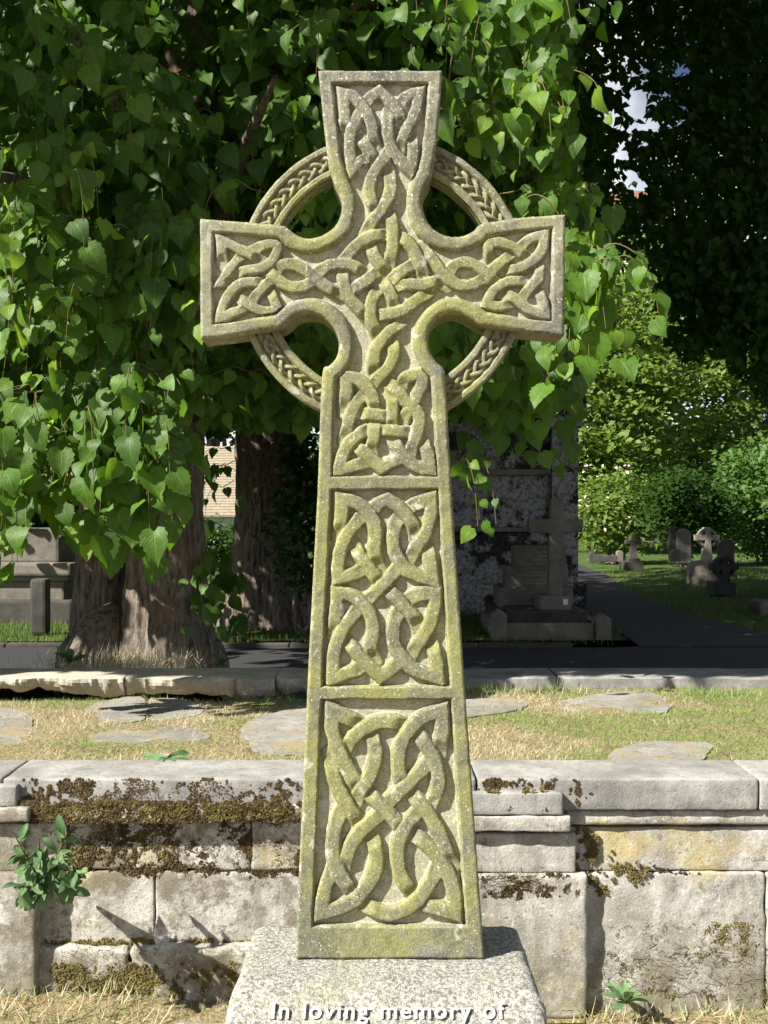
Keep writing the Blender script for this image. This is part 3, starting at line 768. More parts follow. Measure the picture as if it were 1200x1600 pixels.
# panel of each ground point
pan = np.where(Vv < 590 + 0 * U, 2, np.where(Vv < 754, 5, np.where(Vv < 1083, 4, 3)))


# snap the rim of the grid onto the outline
gxx, gyy = np.gradient(sd, ST)
gl = np.hypot(gxx, gyy) + 1e-6
cell_in = (sd[:-1, :-1] + sd[1:, :-1] + sd[1:, 1:] + sd[:-1, 1:]) / 4 > 0
nI, nJ = U.shape
used = np.zeros(U.shape, bool)
for a, b in ((0, 0), (1, 0), (1, 1), (0, 1)):
    used[a:nI - 1 + a, b:nJ - 1 + b] |= cell_in
full = np.zeros(U.shape, int)
for a, b in ((0, 0), (1, 0), (1, 1), (0, 1)):
    full[a:nI - 1 + a, b:nJ - 1 + b] += cell_in
rim = used & (full < 4)
Us, Vs_ = U.copy(), Vv.copy()
mv = rim & (np.abs(sd) < 1.6)
Us[mv] -= (sd * gxx / gl)[mv]; Vs_[mv] -= (sd * gyy / gl)[mv]
XW = (Us - 600) * PX; ZW = CAMZ - (Vs_ - 800) * PX; YW = CD + REL * (1 - H)
P3 = np.stack([XW, YW, ZW], -1)
# normals from the height field
dHx, dHy = np.gradient(H * REL, ST * PX)
N3 = np.stack([-dHx, -np.ones_like(H), dHy], -1); N3 /= np.linalg.norm(N3, axis=-1, keepdims=True)

cross = empty('celtic_cross', (0, 2.27, CAMZ - (1499 - 800) * PX))
tag(cross, 'tall carved stone wheel-head cross covered in knotwork and green algae, on the granite plinth', 'cross')
ii, jj = np.nonzero(cell_in)
quads = np.stack([ii * nJ + jj, ii * nJ + jj + 1, (ii + 1) * nJ + jj + 1, (ii + 1) * nJ + jj], -1)
def majority(A):
    q = np.stack([A[:-1, :-1][cell_in], A[1:, :-1][cell_in], A[1:, 1:][cell_in], A[:-1, 1:][cell_in]], -1)
    return q.max(1)
ql = majority(lab); qp = pan[:-1, :-1][cell_in]
Pf, Nf, Hf = P3.reshape(-1, 3), N3.reshape(-1, 3), np.clip(H, 0, 1).ravel()
def sub_mesh(name, sel, parent, extra=None):
    q = quads[sel]; ids, inv = np.unique(q, return_inverse=True)
    return mesh_obj(name, Pf[ids], inv.reshape(q.shape), M['cross'], parent, normals=Nf[ids], attrs={'relief': Hf[ids]})
panels = {}
for p in (2, 5, 4, 3):
    panels[p] = sub_mesh('knot_panel', (ql == 0) & (qp == p), cross)
for s in range(2, sid):
    sel = ql == s
    if sel.sum() > 8: sub_mesh('strand', sel, panels[strand_panel[s]])
sub_mesh('frame', ql == 1, cross)
# flanks and back of the cross
edges = np.concatenate([quads[:, [0, 1]], quads[:, [1, 2]], quads[:, [2, 3]], quads[:, [3, 0]]])
es = np.sort(edges, 1); uq, ix, ct = np.unique(es, axis=0, return_index=True, return_counts=True)
bd = edges[ix[ct == 1]]
nxt = {int(a): int(b) for a, b in bd}
start = int(bd[0, 0]); loop = [start]
while True:
    n_ = nxt[loop[-1]]
    if n_ == start or len(loop) > len(bd): break
    loop.append(n_)
LP = Pf[loop]
n = len(LP); rings = [LP]
dep = lambda z: 0.105 + 0.045 * np.clip((1.5 - z) / 0.9, 0, 1)
cen = LP.mean(0)
for f in (0.12, 0.3, 0.55, 0.8, 1.0):
    rg = LP.copy(); rg[:, 1] = LP[:, 1] + (CD + dep(LP[:, 2]) - LP[:, 1]) * f
    rg += 0.0012 * np.stack([fbm(rg[:, 0] * 40, rg[:, 2] * 40, rg[:, 1] * 40, 2)] * 3, -1) * np.array([1, 0, 1])
    rings.append(rg)
Vb = np.concatenate(rings); Fb = []
for r_ in range(len(rings) - 1):
    for i in range(n):
        j = (i + 1) % n
        Fb.append((r_ * n + j, r_ * n + i, (r_ + 1) * n + i, (r_ + 1) * n + j))
Fb.append(tuple((len(rings) - 1) * n + i for i in range(n))[::-1])
body = mesh_obj('cross_body', Vb, Fb, M['cross'], cross, smooth=True, attrs={'relief': np.full(len(Vb), 0.6)})
body.data.polygons[len(body.data.polygons) - 1].use_smooth = False

# wheel: four arcs with plaitwork between two fillets
RC = (597.0, 432.5)
def ring_arc(a0, a1, k):
    y0 = CD + 0.026; y1 = CD + 0.088
    ro, ri = 229.5, 181.0
    nr, na = 52, int(abs(a1 - a0) * math.pi / 180 * 210 / 1.1)
    r = np.linspace(ri, ro, nr); a = np.radians(np.linspace(a0, a1, na))
    Rr, Aa = np.meshgrid(r, a, indexing='ij')
    X0, Y0 = RC[0] + Rr * np.cos(Aa), RC[1] - Rr * np.sin(Aa)
    wob = 0.6 * vnoise(X0 / 12, Y0 / 12)
    q = Rr + wob
    lip = np.maximum(np.where(q > 217, rnd((q - 217) / 4.0), 0), np.where(q < 194, rnd((194 - q) / 4.0), 0))
    lip = lip - 0.45 * (1 - rnd((ro - q) / 4.5)) - 0.45 * (1 - rnd((q - ri) / 4.5))
    h = lip * 1.0; mid = 205.5
    L = Aa * 205.5
    om = 2 * math.pi / 64.0
    nst = 3 if k != 0 else 3
    for s in range(nst):
        th = om * L + 2 * math.pi * s / nst + k
        rc = mid + 7.6 * np.sin(th)
        sl = 7.6 * om * np.cos(th)
        dd = np.abs(q - rc) / np.sqrt(1 + sl ** 2)
        e_ = 4.0 - dd
        hh = np.where(e_ > 0, rnd(e_ / 2.6) * (0.70 + 0.28 * np.sin(2 * th)), -1)
        h = np.where((q > 194) & (q < 217), np.maximum(h, hh), h)
    h = h + 0.05 * fbm(X0 / 8, Y0 / 8, o=3)
    Yw = y0 + 0.014 * (1 - h)
    V = np.stack([(X0 - 600) * PX, Yw, CAMZ - (Y0 - 800) * PX], -1)
    i, j = np.meshgrid(np.arange(nr - 1), np.arange(na - 1), indexing='ij')
    Fq = np.stack([i * na + j, i * na + j + 1, (i + 1) * na + j + 1, (i + 1) * na + j], -1).reshape(-1, 4)
    base = nr * na
    back = np.stack([V[0], V[-1]], 0).copy(); back[:, :, 1] = y1
    mids = np.stack([V[0], V[-1]], 0).copy(); mids[:, :, 1] = y0 + 0.02
    allV = np.concatenate([V.reshape(-1, 3), mids.reshape(-1, 3), back.reshape(-1, 3)])
    jn = np.arange(na - 1)
    top = (nr - 1) * na
    m0, m1, b0, b1 = base, base + na, base + 2 * na, base + 3 * na
    sides = [np.stack([A + jn, B + jn, B + jn + 1, A + jn + 1], -1) for A, B in ((m0, 0), (b0, m0), (top, m1), (m1, b1), (b1, b0))]
    Fq = np.concatenate([Fq] + sides)
    o = mesh_obj('wheel_arc', allV, Fq, M['cross'], cross, attrs={'relief': np.concatenate([np.clip(h, 0, 1).ravel(), np.full(4 * na, 0.6)])})
    plait = o
ring_arc(108, 161, 0.4); ring_arc(20, 71, 1.9); ring_arc(199, 251, 2.6); ring_arc(290, 341, 0.9)

# ------------------------------------------------------------------ granite plinth with lettering
plz = CAMZ - (1499 - 800) * PX - 0.002
pl_e = empty('granite_plinth', (0.0, 2.2, 0.28)); tag(pl_e, 'rough pale granite plinth with a lettered sloping front, under the carved cross', 'plinth')
def plinth():
    x0, x1 = -0.318, 0.326; yb, yf = 2.40, 1.985
    # section through the block in y,z: back, top, sloped shoulder, front
    sec = [(yb + 0.02, 0.30), (yb + 0.01, plz - 0.05), (yb - 0.002, plz - 0.014), (yb - 0.02, plz), (2.28, plz + 0.001), (2.18, plz), (2.115, plz - 0.003), (2.085, plz - 0.009), (2.060, plz - 0.020), (2.035, plz - 0.036), (2.010, plz - 0.055), (1.985, plz - 0.078), (1.968, plz - 0.105), (1.960, plz - 0.15), (1.952, plz - 0.22), (1.945, 0.30)]
    S_ = np.array(sec); S2 = []
    for a, b in zip(S_[:-1], S_[1:]):
        m = max(2, int(np.hypot(*(b - a)) / 0.008)); S2 += [a + (b - a) * t for t in np.linspace(0, 1, m, endpoint=False)]
    S2.append(S_[-1]); S2 = np.array(S2)
    nx = 90; ts = np.linspace(-1, 1, nx)
    V = np.zeros((len(S2), nx, 3))
    for i, (y, z) in enumerate(S2):
        wid = 0.5 * (x1 - x0) - 0.030 * np.clip((z - 0.3) / 0.3, 0, 1) + 0.01 * np.clip((2.2 - y) / 0.2, 0, 1)
        e_ = np.abs(ts)
        V[i, :, 0] = (x0 + x1) / 2 + ts * wid
        V[i, :, 1] = y
        drop = 0.022 * (1 - np.sqrt(np.clip(1 - np.clip((e_ - 0.90) / 0.10, 0, 1) ** 2, 0, 1)))
        V[i, :, 2] = z - drop * np.clip((z - 0.35) / 0.15, 0, 1)
    nn = fbm(V[..., 0] * 30, V[..., 1] * 30, V[..., 2] * 30, 3) * 0.0035 + fbm(V[..., 0] * 120, V[..., 1] * 120, V[..., 2] * 120, 2) * 0.0022
    V[..., 2] += nn * 0.8; V[..., 1] -= nn * 0.8 * (V[..., 1] < 2.1); V[..., 0] += nn * (np.abs(ts)[None, :] > 0.97)
    m = len(S2)
    i, j = np.meshgrid(np.arange(m - 1), np.arange(nx - 1), indexing='ij')
    Fq = [tuple(q) for q in np.stack([i * nx + j, (i + 1) * nx + j, (i + 1) * nx + j + 1, i * nx + j + 1], -1).reshape(-1, 4)]
    Fq.append(tuple(i * nx for i in range(m))[::-1]); Fq.append(tuple(i * nx + nx - 1 for i in range(m)))
    mesh_obj('block', V.reshape(-1, 3), Fq, M['granite'], pl_e, smooth=True)
plinth()
stone_block('base_step', -0.475, 0.47, 1.75, 2.46, 0.02, 0.352, M['granite'], pl_e, 0.03, 0.004, 0.02, seed=4)
# letters lie on the sloping shoulder
def lettering():
    cu = bpy.data.curves.new('inscription', 'FONT'); cu.body = 'In loving memory of'; cu.size = 0.052; cu.align_x = 'CENTER'
    cu.extrude = 0.0009; cu.offset = 0.0008; cu.space_character = 1.16; cu.space_word = 1.15
    tmp = bpy.data.objects.new('inscription_curve', cu); COL.objects.link(tmp)
    dg = bpy.context.evaluated_depsgraph_get()
    me = bpy.data.meshes.new_from_object(tmp.evaluated_get(dg))
    bpy.data.objects.remove(tmp)
    wdt = max(v.co.x for v in me.vertices) - min(v.co.x for v in me.vertices)
    s = 0.437 / wdt
    sl_ang = math.atan2(0.078 - 0.036, 2.035 - 1.985)
    bm = bmesh.new(); bm.from_mesh(me); todo = set(bm.verts); isl = []
    while todo:
        st_ = [todo.pop()]; comp = []
        while st_:
            v = st_.pop(); comp.append(v)
            for e_ in v.link_edges:
                o_ = e_.other_vert(v)
                if o_ in todo: todo.remove(o_); st_.append(o_)
        isl.append(comp)
    groups = []
    for comp in sorted(isl, key=lambda c: min(v.co.x for v in c)):
        a, b = min(v.co.x for v in comp), max(v.co.x for v in comp)
        if groups and a < groups[-1][1] - 0.004: groups[-1][2].extend(comp); groups[-1][1] = max(groups[-1][1], b)
        else: groups.append([a, b, list(comp)])
    for a, b, vs in groups:
        ids = {v: i for i, v in enumerate(vs)}
        fs = [tuple(ids[v] for v in f.verts) for f in bm.faces if f.verts[0] in ids]
        cx = (a + b) / 2
        lm = bpy.data.meshes.new('letter'); lm.from_pydata([(v.co.x - cx, v.co.y, v.co.z) for v in vs], [], fs); lm.materials.append(M['letter'])
        o = bpy.data.objects.new('letter', lm); COL.objects.link(o); o.parent = pl_e
        o.scale = (s, s, s); o.rotation_euler = (sl_ang, 0, 0)
        o.location = Vector((0.0055 + cx * s, 2.0265, plz - 0.0368)) - wloc(pl_e)
    bm.free()
lettering()

# ------------------------------------------------------------------ vegetation tools
def leaf_template(rows, curl=0.25, fold=0.18, wav=0.03, narrow=1.0, serr=0.0, ph=0.0, cols=(-1, -0.5, 0, 0.5, 1), blunt=False):
    tt = np.linspace(0, 1, rows + 1); V, TT, UU = [], [], []
    for i, t in enumerate(tt):
        w = np.interp(t, [0, .06, .18, .34, .55, .75, .9, 1], [.14, .34, .46, .49, .40, .24, .08, 0.004]) * narrow
        if blunt: w = np.interp(t, [0, .12, .3, .5, .7, .85, .95, 1], [.025, .05, .13, .20, .215, .17, .09, 0.01]) * narrow
        for u in cols:
            s = 1 + (serr * (1 if i % 2 else -1) if abs(u) == 1 and 0 < i < rows else 0)
            x = u * w * s
            y = t - (0.0 if blunt else 0.13) * abs(u) ** 1.5 * (1 - t) ** 3
            z = -curl * y * y + fold * abs(x) + wav * math.sin(7 * t + 3 * u + ph) * abs(u)
            V.append((x, y, z)); TT.append(t); UU.append(u)
    m = len(cols); Fq = [(i * m + j, i * m + j + 1, (i + 1) * m + j + 1, (i + 1) * m + j) for i in range(rows) for j in range(m - 1)]
    return np.array(V), np.array(Fq), np.array(TT), np.array(UU)
DIAMOND = (np.array([(0, 0, 0), (0.34, 0.45, 0.06), (0, 1, -0.12), (-0.34, 0.45, 0.06)]), np.array([(0, 1, 2), (0, 2, 3)]), np.array([0, .5, 1, .5]), np.array([0, 1, 0, -1.]))
COARSE = [leaf_template(5, c, f, 0.05, 1.0, 0, p, (-1, 0, 1)) for c, f, p in ((0.25, 0.2, 0), (0.45, 0.05, 1), (0.1, 0.3, 2))]
FINE = [leaf_template(12, c, f, 0.045, n_, 0.075, p) for c, f, n_, p in ((0.25, 0.16, 1.0, 0), (0.5, 0.05, 0.95, 1), (0.12, 0.28, 1.05, 2), (0.35, -0.1, 1.0, 3), (0.6, 0.22, 0.9, 4), (0.3, 0.45, 1.0, 5))]

def frames(T, N):
    T = T / (np.linalg.norm(T, axis=1, keepdims=True) + 1e-9)
    N = N - (N * T).sum(1, keepdims=True) * T; N /= np.linalg.norm(N, axis=1, keepdims=True) + 1e-9
    X = np.cross(T, N)
    return np.stack([X, T, N], -1)          # columns
def scatter(tpl, P, T, N, s, var):
    V, Fq, tt, uu = tpl; n, m = len(P), len(V)
    Rm = frames(T, N)
    out = np.einsum('nij,mj->nmi', Rm, V) * np.asarray(s)[:, None, None] + P[:, None, :]
    Fo = (Fq[None] + (np.arange(n) * m)[:, None, None]).reshape(-1, Fq.shape[1])
    return out.reshape(-1, 3), Fo, dict(var=np.repeat(var, m), lt=np.tile(tt, n), lu=np.tile(uu, n))
def join(parts):
    Vs, Fs, A, b = [], [], {}, 0
    for V, Fq, at in parts:
        Vs.append(V); Fs.append(Fq + b); b += len(V)
        for k_, v in at.items(): A.setdefault(k_, []).append(v)
    return np.concatenate(Vs), np.concatenate(Fs), {k_: np.concatenate(v) for k_, v in A.items()}
def leaves_obj(name, tpls, P, T, N, s, var, mat, parent):
    which = rng.integers(0, len(tpls), len(P)); parts = []
    for i, tp in enumerate(tpls):
        w = which == i
        if w.any(): parts.append(scatter(tp, P[w], T[w], N[w], s[w], var[w]))
    V, Fq, at = join(parts)
    o = mesh_obj(name, V, Fq, mat, parent, smooth=True, attrs=at); return tag(o, kind='stuff')
SUNV = np.array(to_sun)
def hang(P, spread=0.55, outw=None):
    """orientation of drooping leaves: tips down, blades turned outwards and up to the light"""
    n = len(P); out = np.array([0, -1.0, 0]) if outw is None else outw
    T = np.array([0, 0, -0.85]) + out * 0.35 + rng.normal(0, spread, (n, 3)) * np.array([1, 0.7, 0.6])
    N = out * 0.62 + np.array([0, 0, 0.6]) + SUNV * 0.25 + rng.normal(0, 0.5, (n, 3))
    return T, N
def flatlay(P, spread=0.5):
    n = len(P); T = rng.normal(0, 1, (n, 3)) * np.array([1, 1, 0.35]) + np.array([0, -0.3, -0.3])
    N = np.array([0, -0.35, 0.8]) + SUNV * 0.3 + rng.normal(0, spread, (n, 3)); return T, N

# ------------------------------------------------------------------ the lime tree behind the terrace
LX, LY = xx(245, 6.4), 6.4
lime = empty('lime_tree', (LX, LY, LAWN_Z)); tag(lime, 'old lime tree with ridged trunk and drooping heart-shaped leaves behind the cross', 'tree')
def trunk_mesh(name, path, radii, lobes, mat, parent, seg=150, rid=0.09, seed=0.0):
    P = catmull(np.array(path, float), 26); tt = np.linspace(0, len(radii) - 1, len(P)); r = np.interp(tt, np.arange(len(radii)), radii)
    th = np.linspace(0, 2 * np.pi, seg, endpoint=False)
    Tn, A = np.meshgrid(np.arange(len(P)), th, indexing='ij')
    z = P[Tn, 2]
    lob = sum(a * np.cos(k_ * (A + ph)) for k_, a, ph in lobes)
    base = np.clip(1 - (z - P[0, 2]) / 0.9, 0, 1)
    rr = r[Tn] * (1 + lob * (0.5 + 1.0 * base))
    rr = rr * (1 + 0.06 * fbm(np.cos(A) * 2 + seed, np.sin(A) * 2, z * 1.5, 3)) + rid * r[Tn] * np.abs(fbm(np.cos(A) * 11 + seed, np.sin(A) * 11, z * 3.0, 3)) * 1.2
    V = np.stack([P[Tn, 0] + rr * np.cos(A), P[Tn, 1] + rr * np.sin(A), z], -1)
    n, m = V.shape[:2]
    i, j = np.meshgrid(np.arange(n - 1), np.arange(m), indexing='ij')
    Fq = np.stack([i * m + j, i * m + (j + 1) % m, (i + 1) * m + (j + 1) % m, (i + 1) * m + j], -1).reshape(-1, 4)
    return mesh_obj(name, V.reshape(-1, 3), Fq, mat, parent)
mm = 6.4 / F
trunk_mesh('trunk', [(xx(262, 6.4), 6.4, 0.1), (xx(262, 6.4), 6.4, 0.5), (xx(258, 6.4), 6.42, 0.9), (xx(258, 6.4), 6.45, 1.5), (xx(268, 6.4), 6.5, 2.2), (xx(280, 6.4), 6.6, 3.2), (xx(290, 6.4), 6.8, 5.0), (xx(280, 6.4), 7.2, 8.0)],
           [0.36, 0.30, 0.250, 0.205, 0.185, 0.2, 0.17, 0.1], [(3, 0.05, 0.4), (5, 0.07, 1.1), (9, 0.05, 0.2)], M['bark'], lime)
trunk_mesh('stem', [(xx(150, 6.6), 6.72, 0.1), (xx(150, 6.6), 6.72, 0.6), (xx(150, 6.6), 6.72, 1.1), (xx(156, 6.6), 6.72, 1.8), (xx(140, 6.6), 6.8, 3.0), (xx(90, 6.5), 6.9, 4.6), (xx(20, 6.5), 7.2, 7.0)],
           [0.26, 0.19, 0.15, 0.14, 0.14, 0.12, 0.06], [(3, 0.07, 0.9), (6, 0.05, 0.1)], M['bark'], lime, seed=5)
trunk_mesh('burr', [(xx(142, 6.2), 6.28, 0.1), (xx(140, 6.2), 6.27, 0.45), (xx(142, 6.2), 6.28, 0.68), (xx(150, 6.2), 6.32, 0.84), (xx(158, 6.2), 6.38, 0.93), (xx(162, 6.2), 6.42, 0.97)],
           [0.22, 0.215, 0.20, 0.15, 0.08, 0.01], [(4, 0.08, 0.3), (7, 0.06, 1.0)], M['bark'], lime, rid=0.16, seed=9)
trunk_mesh('root', [(xx(332, 6.4), 6.5, 0.1), (xx(326, 6.4), 6.48, 0.6), (xx(312, 6.4), 6.48, 0.78), (xx(300, 6.4), 6.47, 0.95)], [0.11, 0.10, 0.07, 0.01], [(3, 0.1, 0.1)], M['bark'], lime, seed=3)
limbs = []
for (a, b, r0) in (((270, 640, 6.5), (430, 120, 4.9), 0.09), ((268, 560, 6.5), (120, 60, 4.6), 0.08), ((275, 420, 6.6), (640, -60, 5.0), 0.07), ((280, 300, 6.6), (860, -120, 5.2), 0.07), ((160, 500, 6.6), (-80, 260, 4.6), 0.07)):
    A_, B_ = W(*a), W(*b); mid = (A_ + B_) / 2 + np.array([0, 0.2, 0.35])
    c_ = catmull([A_, mid, B_], 10); limbs.append((c_, np.linspace(r0, 0.012, len(c_))))
for i, lb in enumerate(limbs):
    V_, F_ = tube_arrays([lb], 8); mesh_obj('limb', V_, F_, M['bark'], lime)

SPRAYS = [  # px0, px1, py0, py1 (where the spray starts), d0, d1, count, length m, leaf size, young share
    (-30, 250, 575, 735, 3.65, 4.25, 60, 0.26, 0.112, 0.05),      # bright low mass on the left
    (175, 290, 690, 745, 3.8, 4.1, 8, 0.24, 0.115, 0.10),
    (-30, 60, 720, 800, 3.7, 4.0, 7, 0.22, 0.115, 0.5),
    (175, 330, 330, 560, 3.9, 4.6, 42, 0.28, 0.118, 0.08),        # column beside the left arm
    (-20, 150, 230, 420, 3.6, 4.3, 20, 0.34, 0.118, 0.22),
    (60, 160, 440, 500, 3.7, 4.0, 6, 0.25, 0.11, 0.4),
    (-30, 340, 10, 200, 4.0, 5.4, 40, 0.30, 0.112, 0.03),
    (310, 500, 20, 300, 4.7, 6.2, 42, 0.28, 0.112, 0.03),
    (380, 460, 270, 330, 3.9, 4.3, 8, 0.2, 0.105, 0.35),
    (300, 700, -60, 70, 4.4, 6.0, 40, 0.28, 0.112, 0.03),
    (700, 890, -50, 110, 3.9, 4.7, 46, 0.28, 0.115, 0.10),        # bunch above the right arm
    (690, 800, 140, 190, 3.9, 4.4, 9, 0.18, 0.10, 0.35),
    (800, 880, 90, 165, 3.7, 4.0, 8, 0.25, 0.115, 0.45),
    (780, 915, 290, 380, 3.9, 4.5, 20, 0.28, 0.112, 0.15),
    (885, 945, 380, 460, 3.7, 4.1, 10, 0.25, 0.118, 0.5),
    (880, 940, 470, 520, 3.8, 4.1, 4, 0.2, 0.11, 0.5),
    (440, 545, 255, 330, 4.0, 4.6, 12, 0.22, 0.105, 0.3),         # seen through the wheel
    (660, 740, 240, 330, 4.4, 5.2, 8, 0.22, 0.105, 0.1),
    (440, 540, 470, 540, 4.2, 5.0, 9, 0.22, 0.115, 0.0),
    (660, 770, 460, 545, 4.2, 5.2, 12, 0.25, 0.115, 0.0),
    (640, 880, 540, 630, 4.6, 6.0, 24, 0.25, 0.115, 0.0),
    (710, 745, 715, 745, 4.2, 4.6, 2, 0.2, 0.085, 0.2),
    (320, 400, 540, 600, 4.6, 5.4, 10, 0.2, 0.11, 0.02),
    (318, 372, 845, 935, 5.6, 6.2, 7, 0.16, 0.12, 0.0),
    (325, 375, 700, 770, 6.2, 7.0, 3, 0.16, 0.10, 0.0),
]
Pn, Tn_, Nn, Sn, Vn, Yn = [], [], [], [], [], []
twigs = []
for (a, b, c, d, d0, d1, cnt, ln, sz, yg) in SPRAYS:
    for s_ in range(int(cnt * 1.75)):
        dd = rng.uniform(d0, d1) + 0.55; sx_, sy_ = rng.uniform(a, b), rng.uniform(c, d)
        if sy_ < 560 and float(fbm(np.array([sx_ / 85.0]), np.array([sy_ / 70.0 + 3]), o=2)[0]) < -0.2: continue
        st = W(sx_, sy_, dd)
        L_ = ln * rng.uniform(0.6, 1.3); head = rng.uniform(-1, 1)
        p1 = st + np.array([head * 0.10, -0.10, 0.02]) * L_ / 0.25
        p2 = st + np.array([head * 0.17, -0.16, -0.35 * L_ / 0.25 * 0.25]) ; p3 = p2 + np.array([head * 0.03, -0.04, -L_ * 0.75])
        pth = catmull([st + np.array([-head * 0.1, 0.25, 0.05]), st, p1, p2, p3], 5)
        twigs.append((pth, np.linspace(0.0035, 0.0012, len(pth))))
        n_ = max(4, int(L_ / 0.036))
        tpos = np.linspace(0.25, 1.0, n_)
        idx = tpos * (len(pth) - 1); i0 = np.minimum(idx.astype(int), len(pth) - 2); fr = (idx - i0)[:, None]
        pp = pth[i0] * (1 - fr) + pth[i0 + 1] * fr
        side = np.where(np.arange(n_) % 2 == 0, 1.0, -1.0)
        pp = pp + np.stack([side * 0.022, -0.01 * np.ones(n_), -0.01 * np.ones(n_)], -1) + rng.normal(0, 0.008, (n_, 3))
        T, N = hang(pp, 0.38)
        T = T + np.stack([side * 0.55, np.zeros(n_), np.zeros(n_)], -1) * (1 - tpos[:, None] * 0.7)
        Pn.append(pp); Tn_.append(T); Nn.append(N)
        yy = (rng.random() < yg) & (tpos > 0.45)
        Sn.append(sz * 0.86 * rng.uniform(0.45, 1.28, n_) * np.where(yy, 0.82, 1.0)); Vn.append(np.clip(rng.normal(0.5, 0.25, n_), 0, 1)); Yn.append(yy)
Pn, Tn_, Nn, Sn, Vn, Yn = map(np.concatenate, (Pn, Tn_, Nn, Sn, Vn, Yn))
# the 300 leaves that show largest are parts of their own
px = 600 + Pn[:, 0] / Pn[:, 1] * F; py = 800 - (Pn[:, 2] - CAMZ) / Pn[:, 1] * F
vis = (px > -20) & (px < 1210) & (py > -20) & (py < 900) & ~((px > 500) & (px < 690) & (py > 100))
near = np.where(vis, Pn[:, 1] / Sn, 1e9)
order = np.argsort(near)[:300]
isobj = np.zeros(len(Pn), bool); isobj[order] = True
fine_me = {}
for mk in ('lime', 'limeyoung'):
    for ti, (V, Fq, tt, uu) in enumerate(FINE):
        for vi, vv in enumerate((0.15, 0.5, 0.85)):
            o = mesh_obj('leaf_source', V, Fq, M[mk], None, attrs=dict(var=np.full(len(V), vv), lt=tt, lu=uu))
            fine_me[mk, ti, vi] = o.data; o.data.name = 'lime_leaf'; bpy.data.objects.remove(o)
Rm = frames(Tn_, Nn); lw = np.array(wloc(lime))
for q in order:
    me = fine_me['limeyoung' if Yn[q] else 'lime', int(rng.integers(0, len(FINE))), int(np.clip(Vn[q] * 3, 0, 2))]
    o = bpy.data.objects.new('leaf', me); COL.objects.link(o); o.parent = lime
    mt = Matrix([[*(Rm[q, r_] * Sn[q]), Pn[q, r_] - lw[r_]] for r_ in range(3)] + [[0, 0, 0, 1]])
    o.matrix_local = mt
for yk, mk in ((False, 'lime'), (True, 'limeyoung')):
    w = (~isobj) & (Yn == yk)
    leaves_obj('foliage', COARSE, Pn[w], Tn_[w], Nn[w], Sn[w], Vn[w], M[mk], lime)
V_, F_ = tube_arrays(twigs, 4); tag(mesh_obj('twigs', V_, F_, M['twig'], lime), kind='stuff')

# the inside of the crown and the part of it above the frame
def frustum_pts(n, a, b, c, d, d0, d1):
    dd = rng.uniform(d0, d1, n); X = (rng.uniform(a, b, n) - 600) * dd / F; Z = CAMZ - (rng.uniform(c, d, n) - 800) * dd / F
    return np.stack([X, dd, Z], -1)
def clump(P, k, amp): return P[fbm(P[:, 0] * k, P[:, 1] * k, P[:, 2] * k, 2) > amp]
inner = np.concatenate([
    clump(frustum_pts(15000, -120, 620, -150, 560, 5.2, 8.6), 1.6, -0.28),
    clump(frustum_pts(6500, 560, 890, -150, 250, 5.2, 8.6), 1.6, -0.28),
    clump(frustum_pts(3600, 640, 900, 230, 610, 6.0, 9.0), 1.6, -0.05),
    clump(frustum_pts(1200, -120, 130, 520, 760, 4.6, 6.0), 1.6, -0.2),
    clump(frustum_pts(700, 300, 500, 520, 660, 5.5, 8.0), 1.6, 0.0),
])
ipx = 600 + inner[:, 0] / inner[:, 1] * F; ipy = 800 - (inner[:, 2] - CAMZ) / inner[:, 1] * F
inner = inner[(fbm(ipx / 85.0, ipy / 70.0 + 3, o=2) > -0.25) | (inner[:, 1] > 6.0)]
T, N = hang(inner, 0.5)
leaves_obj('inner_foliage', COARSE, inner, T, N, rng.uniform(0.07, 0.115, len(inner)), np.clip(rng.normal(0.4, 0.25, len(inner)), 0, 1), M['lime'], lime)
def ellipsoid(n, c, r, shell=0.35):
    u = rng.normal(0, 1, (n, 3)); u /= np.linalg.norm(u, axis=1, keepdims=True)
    return np.array(c) + u * np.array(r) * (rng.uniform(shell, 1, n) ** 0.5)[:, None]
def sun_gap(q, targets):
    keep = np.ones(len(q), bool)
    for (p, r_) in targets:
        v = q - np.array(p); t_ = v @ SUNV; dd_ = np.linalg.norm(v - t_[:, None] * SUNV, axis=1)
        keep &= ~((dd_ < r_ * (1 + 0.6 * fbm(q[:, 0] * 2, q[:, 1] * 2, q[:, 2] * 2, 2))) & (t_ > 0))
    return q[keep]
GAPS = [((-1.20, 6.1, 0.85), 0.30), ((-1.32, 6.12, 0.72), 0.22), ((-1.72, 6.1, 0.72), 0.14), ((-1.15, 6.15, 1.15), 0.14)]  # leaves cleared along these sun rays so sunlight reaches the lower trunk
# unseen leaf overhang above and left of the frame, added to shade the sprays
n = 8000; q = np.stack([rng.uniform(-6.5, -1.75, n), rng.uniform(3.0, 6.2, n), np.zeros(n)], -1)
q[:, 2] = np.maximum(0.85 + 1.55 * (5.45 - q[:, 1]), 2.2) + rng.uniform(0, 1.5, n)
q = q[(q[:, 2] > CAMZ + 0.475 * q[:, 1] + 0.12) | (q[:, 0] < -0.357 * q[:, 1] - 0.15)]
q = sun_gap(clump(q, 1.5, -0.08), GAPS); T, N = hang(q, 0.6)
leaves_obj('shade_foliage', COARSE, q, T, N, rng.uniform(0.12, 0.19, len(q)), np.clip(rng.normal(0.4, 0.25, len(q)), 0, 1), M['lime'], lime)
up = ellipsoid(15000, (-2.2, 8.2, 8.2), (6.6, 5.2, 6.0), 0.15)  # large leaves out of view, added for the shade they throw
fr = CAMZ + 0.49 * up[:, 1]                                   # stay above what the photograph shows
